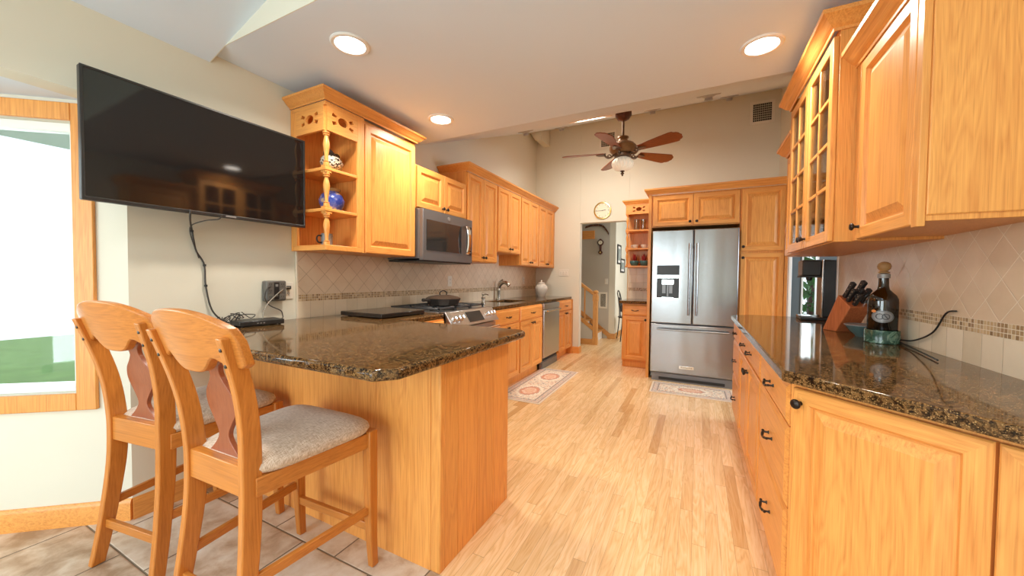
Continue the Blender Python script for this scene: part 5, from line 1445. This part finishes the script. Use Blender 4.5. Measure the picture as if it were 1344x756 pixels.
P = [(0, -.20), (.02, -.19), (.045, -.165), (.055, -.14), (.045, -.12), (.022, -.105), (.026, 0), (.030, .03), (.055, .05), (.075, .085), (.078, .115), (.060, .150), (.035, .170), (.02, .19), (0, .20)]
MB().prism(P + [(-x, z) for x, z in P[-2:0:-1]], 'y', -.045, -.002).build('case', 'dark_wood', t, bevel=.004)
MB().lathe([(.0001, -.050), (.050, -.050), (.052, -.044)], c=(0, 0, .105), axis='y', n=24).build('dial', 'cream', t)
mb = MB(); mb.beam((0, -.051, .105), (.0, -.051, .145), .001, .004); mb.beam((0, -.051, .105), (.026, -.051, .09), .001, .005); mb.build('hand', 'label_dark', t)
MB().lathe([(.0001, -.050), (.020, -.049), (.020, -.044)], c=(0, 0, -.143), axis='y', n=16).build('pendulum_window', 'gold', t)
def picture(label, y, z, w, h):
    t = thing('picture_frame', label, 'picture', (HX, y, z), R(90), 'framed pictures in the corridor')
    MB().prism([(-w / 2, -h / 2), (w / 2, -h / 2), (w / 2, h / 2), (-w / 2, h / 2)], 'y', -.022, -.001, holes=[[(-w / 2 + .03, -h / 2 + .03), (w / 2 - .03, -h / 2 + .03), (w / 2 - .03, h / 2 - .03), (-w / 2 + .03, h / 2 - .03)]]).build('frame', 'black', t, bevel=.003)
    MB().box(-w / 2 + .028, w / 2 - .028, -.010, -.002, -h / 2 + .028, h / 2 - .028).build('mat_board', 'white', t)
    MB().box(-w / 2 + .08, w / 2 - .08, -.012, -.009, -h / 2 + .08, h / 2 - .08).build('print', 'picture', t)
picture('tall black-framed picture on the white corridor wall, upper left one', 7.86, 1.71, .36, .40)
picture('smaller black-framed picture on the white corridor wall, lower right one', 8.27, 1.49, .46, .30)
t = thing('metal_chair', 'dark wrought iron chair against the corridor wall', 'chair', (-1.20, 7.52, 0), R(-70))
mb = MB()
for sx in (-1, 1):
    mb = MB().tube(smoothpts([(sx * .20, -.19, 0), (sx * .17, -.15, .45), (sx * .17, -.17, .75), (sx * .15, -.20, .92)], 4), .010, 8); mb.build('rear_leg', 'black', t)
    mb = MB().tube(smoothpts([(sx * .20, .20, 0), (sx * .18, .17, .25), (sx * .18, .17, .45)], 4), .010, 8); mb.build('front_leg', 'black', t)
MB().lathe([(.20, .445), (.21, .455), (.20, .470), (.0001, .475)], n=28).build('seat', 'black', t)
mb = MB().tube(smoothpts([(-.15, -.20, .92), (0, -.21, .98), (.15, -.20, .92)], 5), .010, 8)
for s in (-1, 1):
    mb.tube([(s * (.05 + .04 * math.cos(a)), -.165 - .02 * math.sin(a), .70 + .14 * math.sin(a)) for a in [R(i * 24) for i in range(15)]], .006, 7, closed=True)
mb.tube([(0, -.155, .47), (0, -.19, .97)], .007, 7); mb.build('backrest', 'black', t)

# ---------------------------------------------------------------- side room and garden
def bush(label, x, y, s, grp='garden shrubs'):
    t = thing('garden_shrub', label, 'shrub', (x, y, -.1), 0, grp)
    rg = random.Random(int(x * 77 + y * 13)); mb = MB()
    for k in range(700):
        d_ = Vector((rg.gauss(0, 1), rg.gauss(0, 1), rg.gauss(0, .8))).normalized() * (s * (.75 + .3 * rg.random())); c_ = Vector((0, 0, s * .95)) + Vector((d_.x, d_.y, d_.z * .95))
        u_ = Vector((rg.gauss(0, 1), rg.gauss(0, 1), rg.gauss(0, 1))).normalized() * s * .13; w_ = u_.cross(Vector((rg.random(), rg.random(), 1))).normalized() * s * .06
        mb.add([c_ - u_, c_ + w_, c_ + u_, c_ - w_], [(0, 1, 2, 3)])
    mb.build('foliage', 'leaf', t, smooth=0)
    MB().tube([(0, 0, 0), (0, 0, s * 1.0)], s * .06, 8).build('stem', 'dark_wood', t)
bush('leafy green shrub outside the side room window', 2.75, 12.6, 1.5)
bush('leafy green shrub outside the garden doors, left', -2.6, -6.2, 1.3); bush('leafy green shrub outside the garden doors, right', .2, -6.8, 1.4)
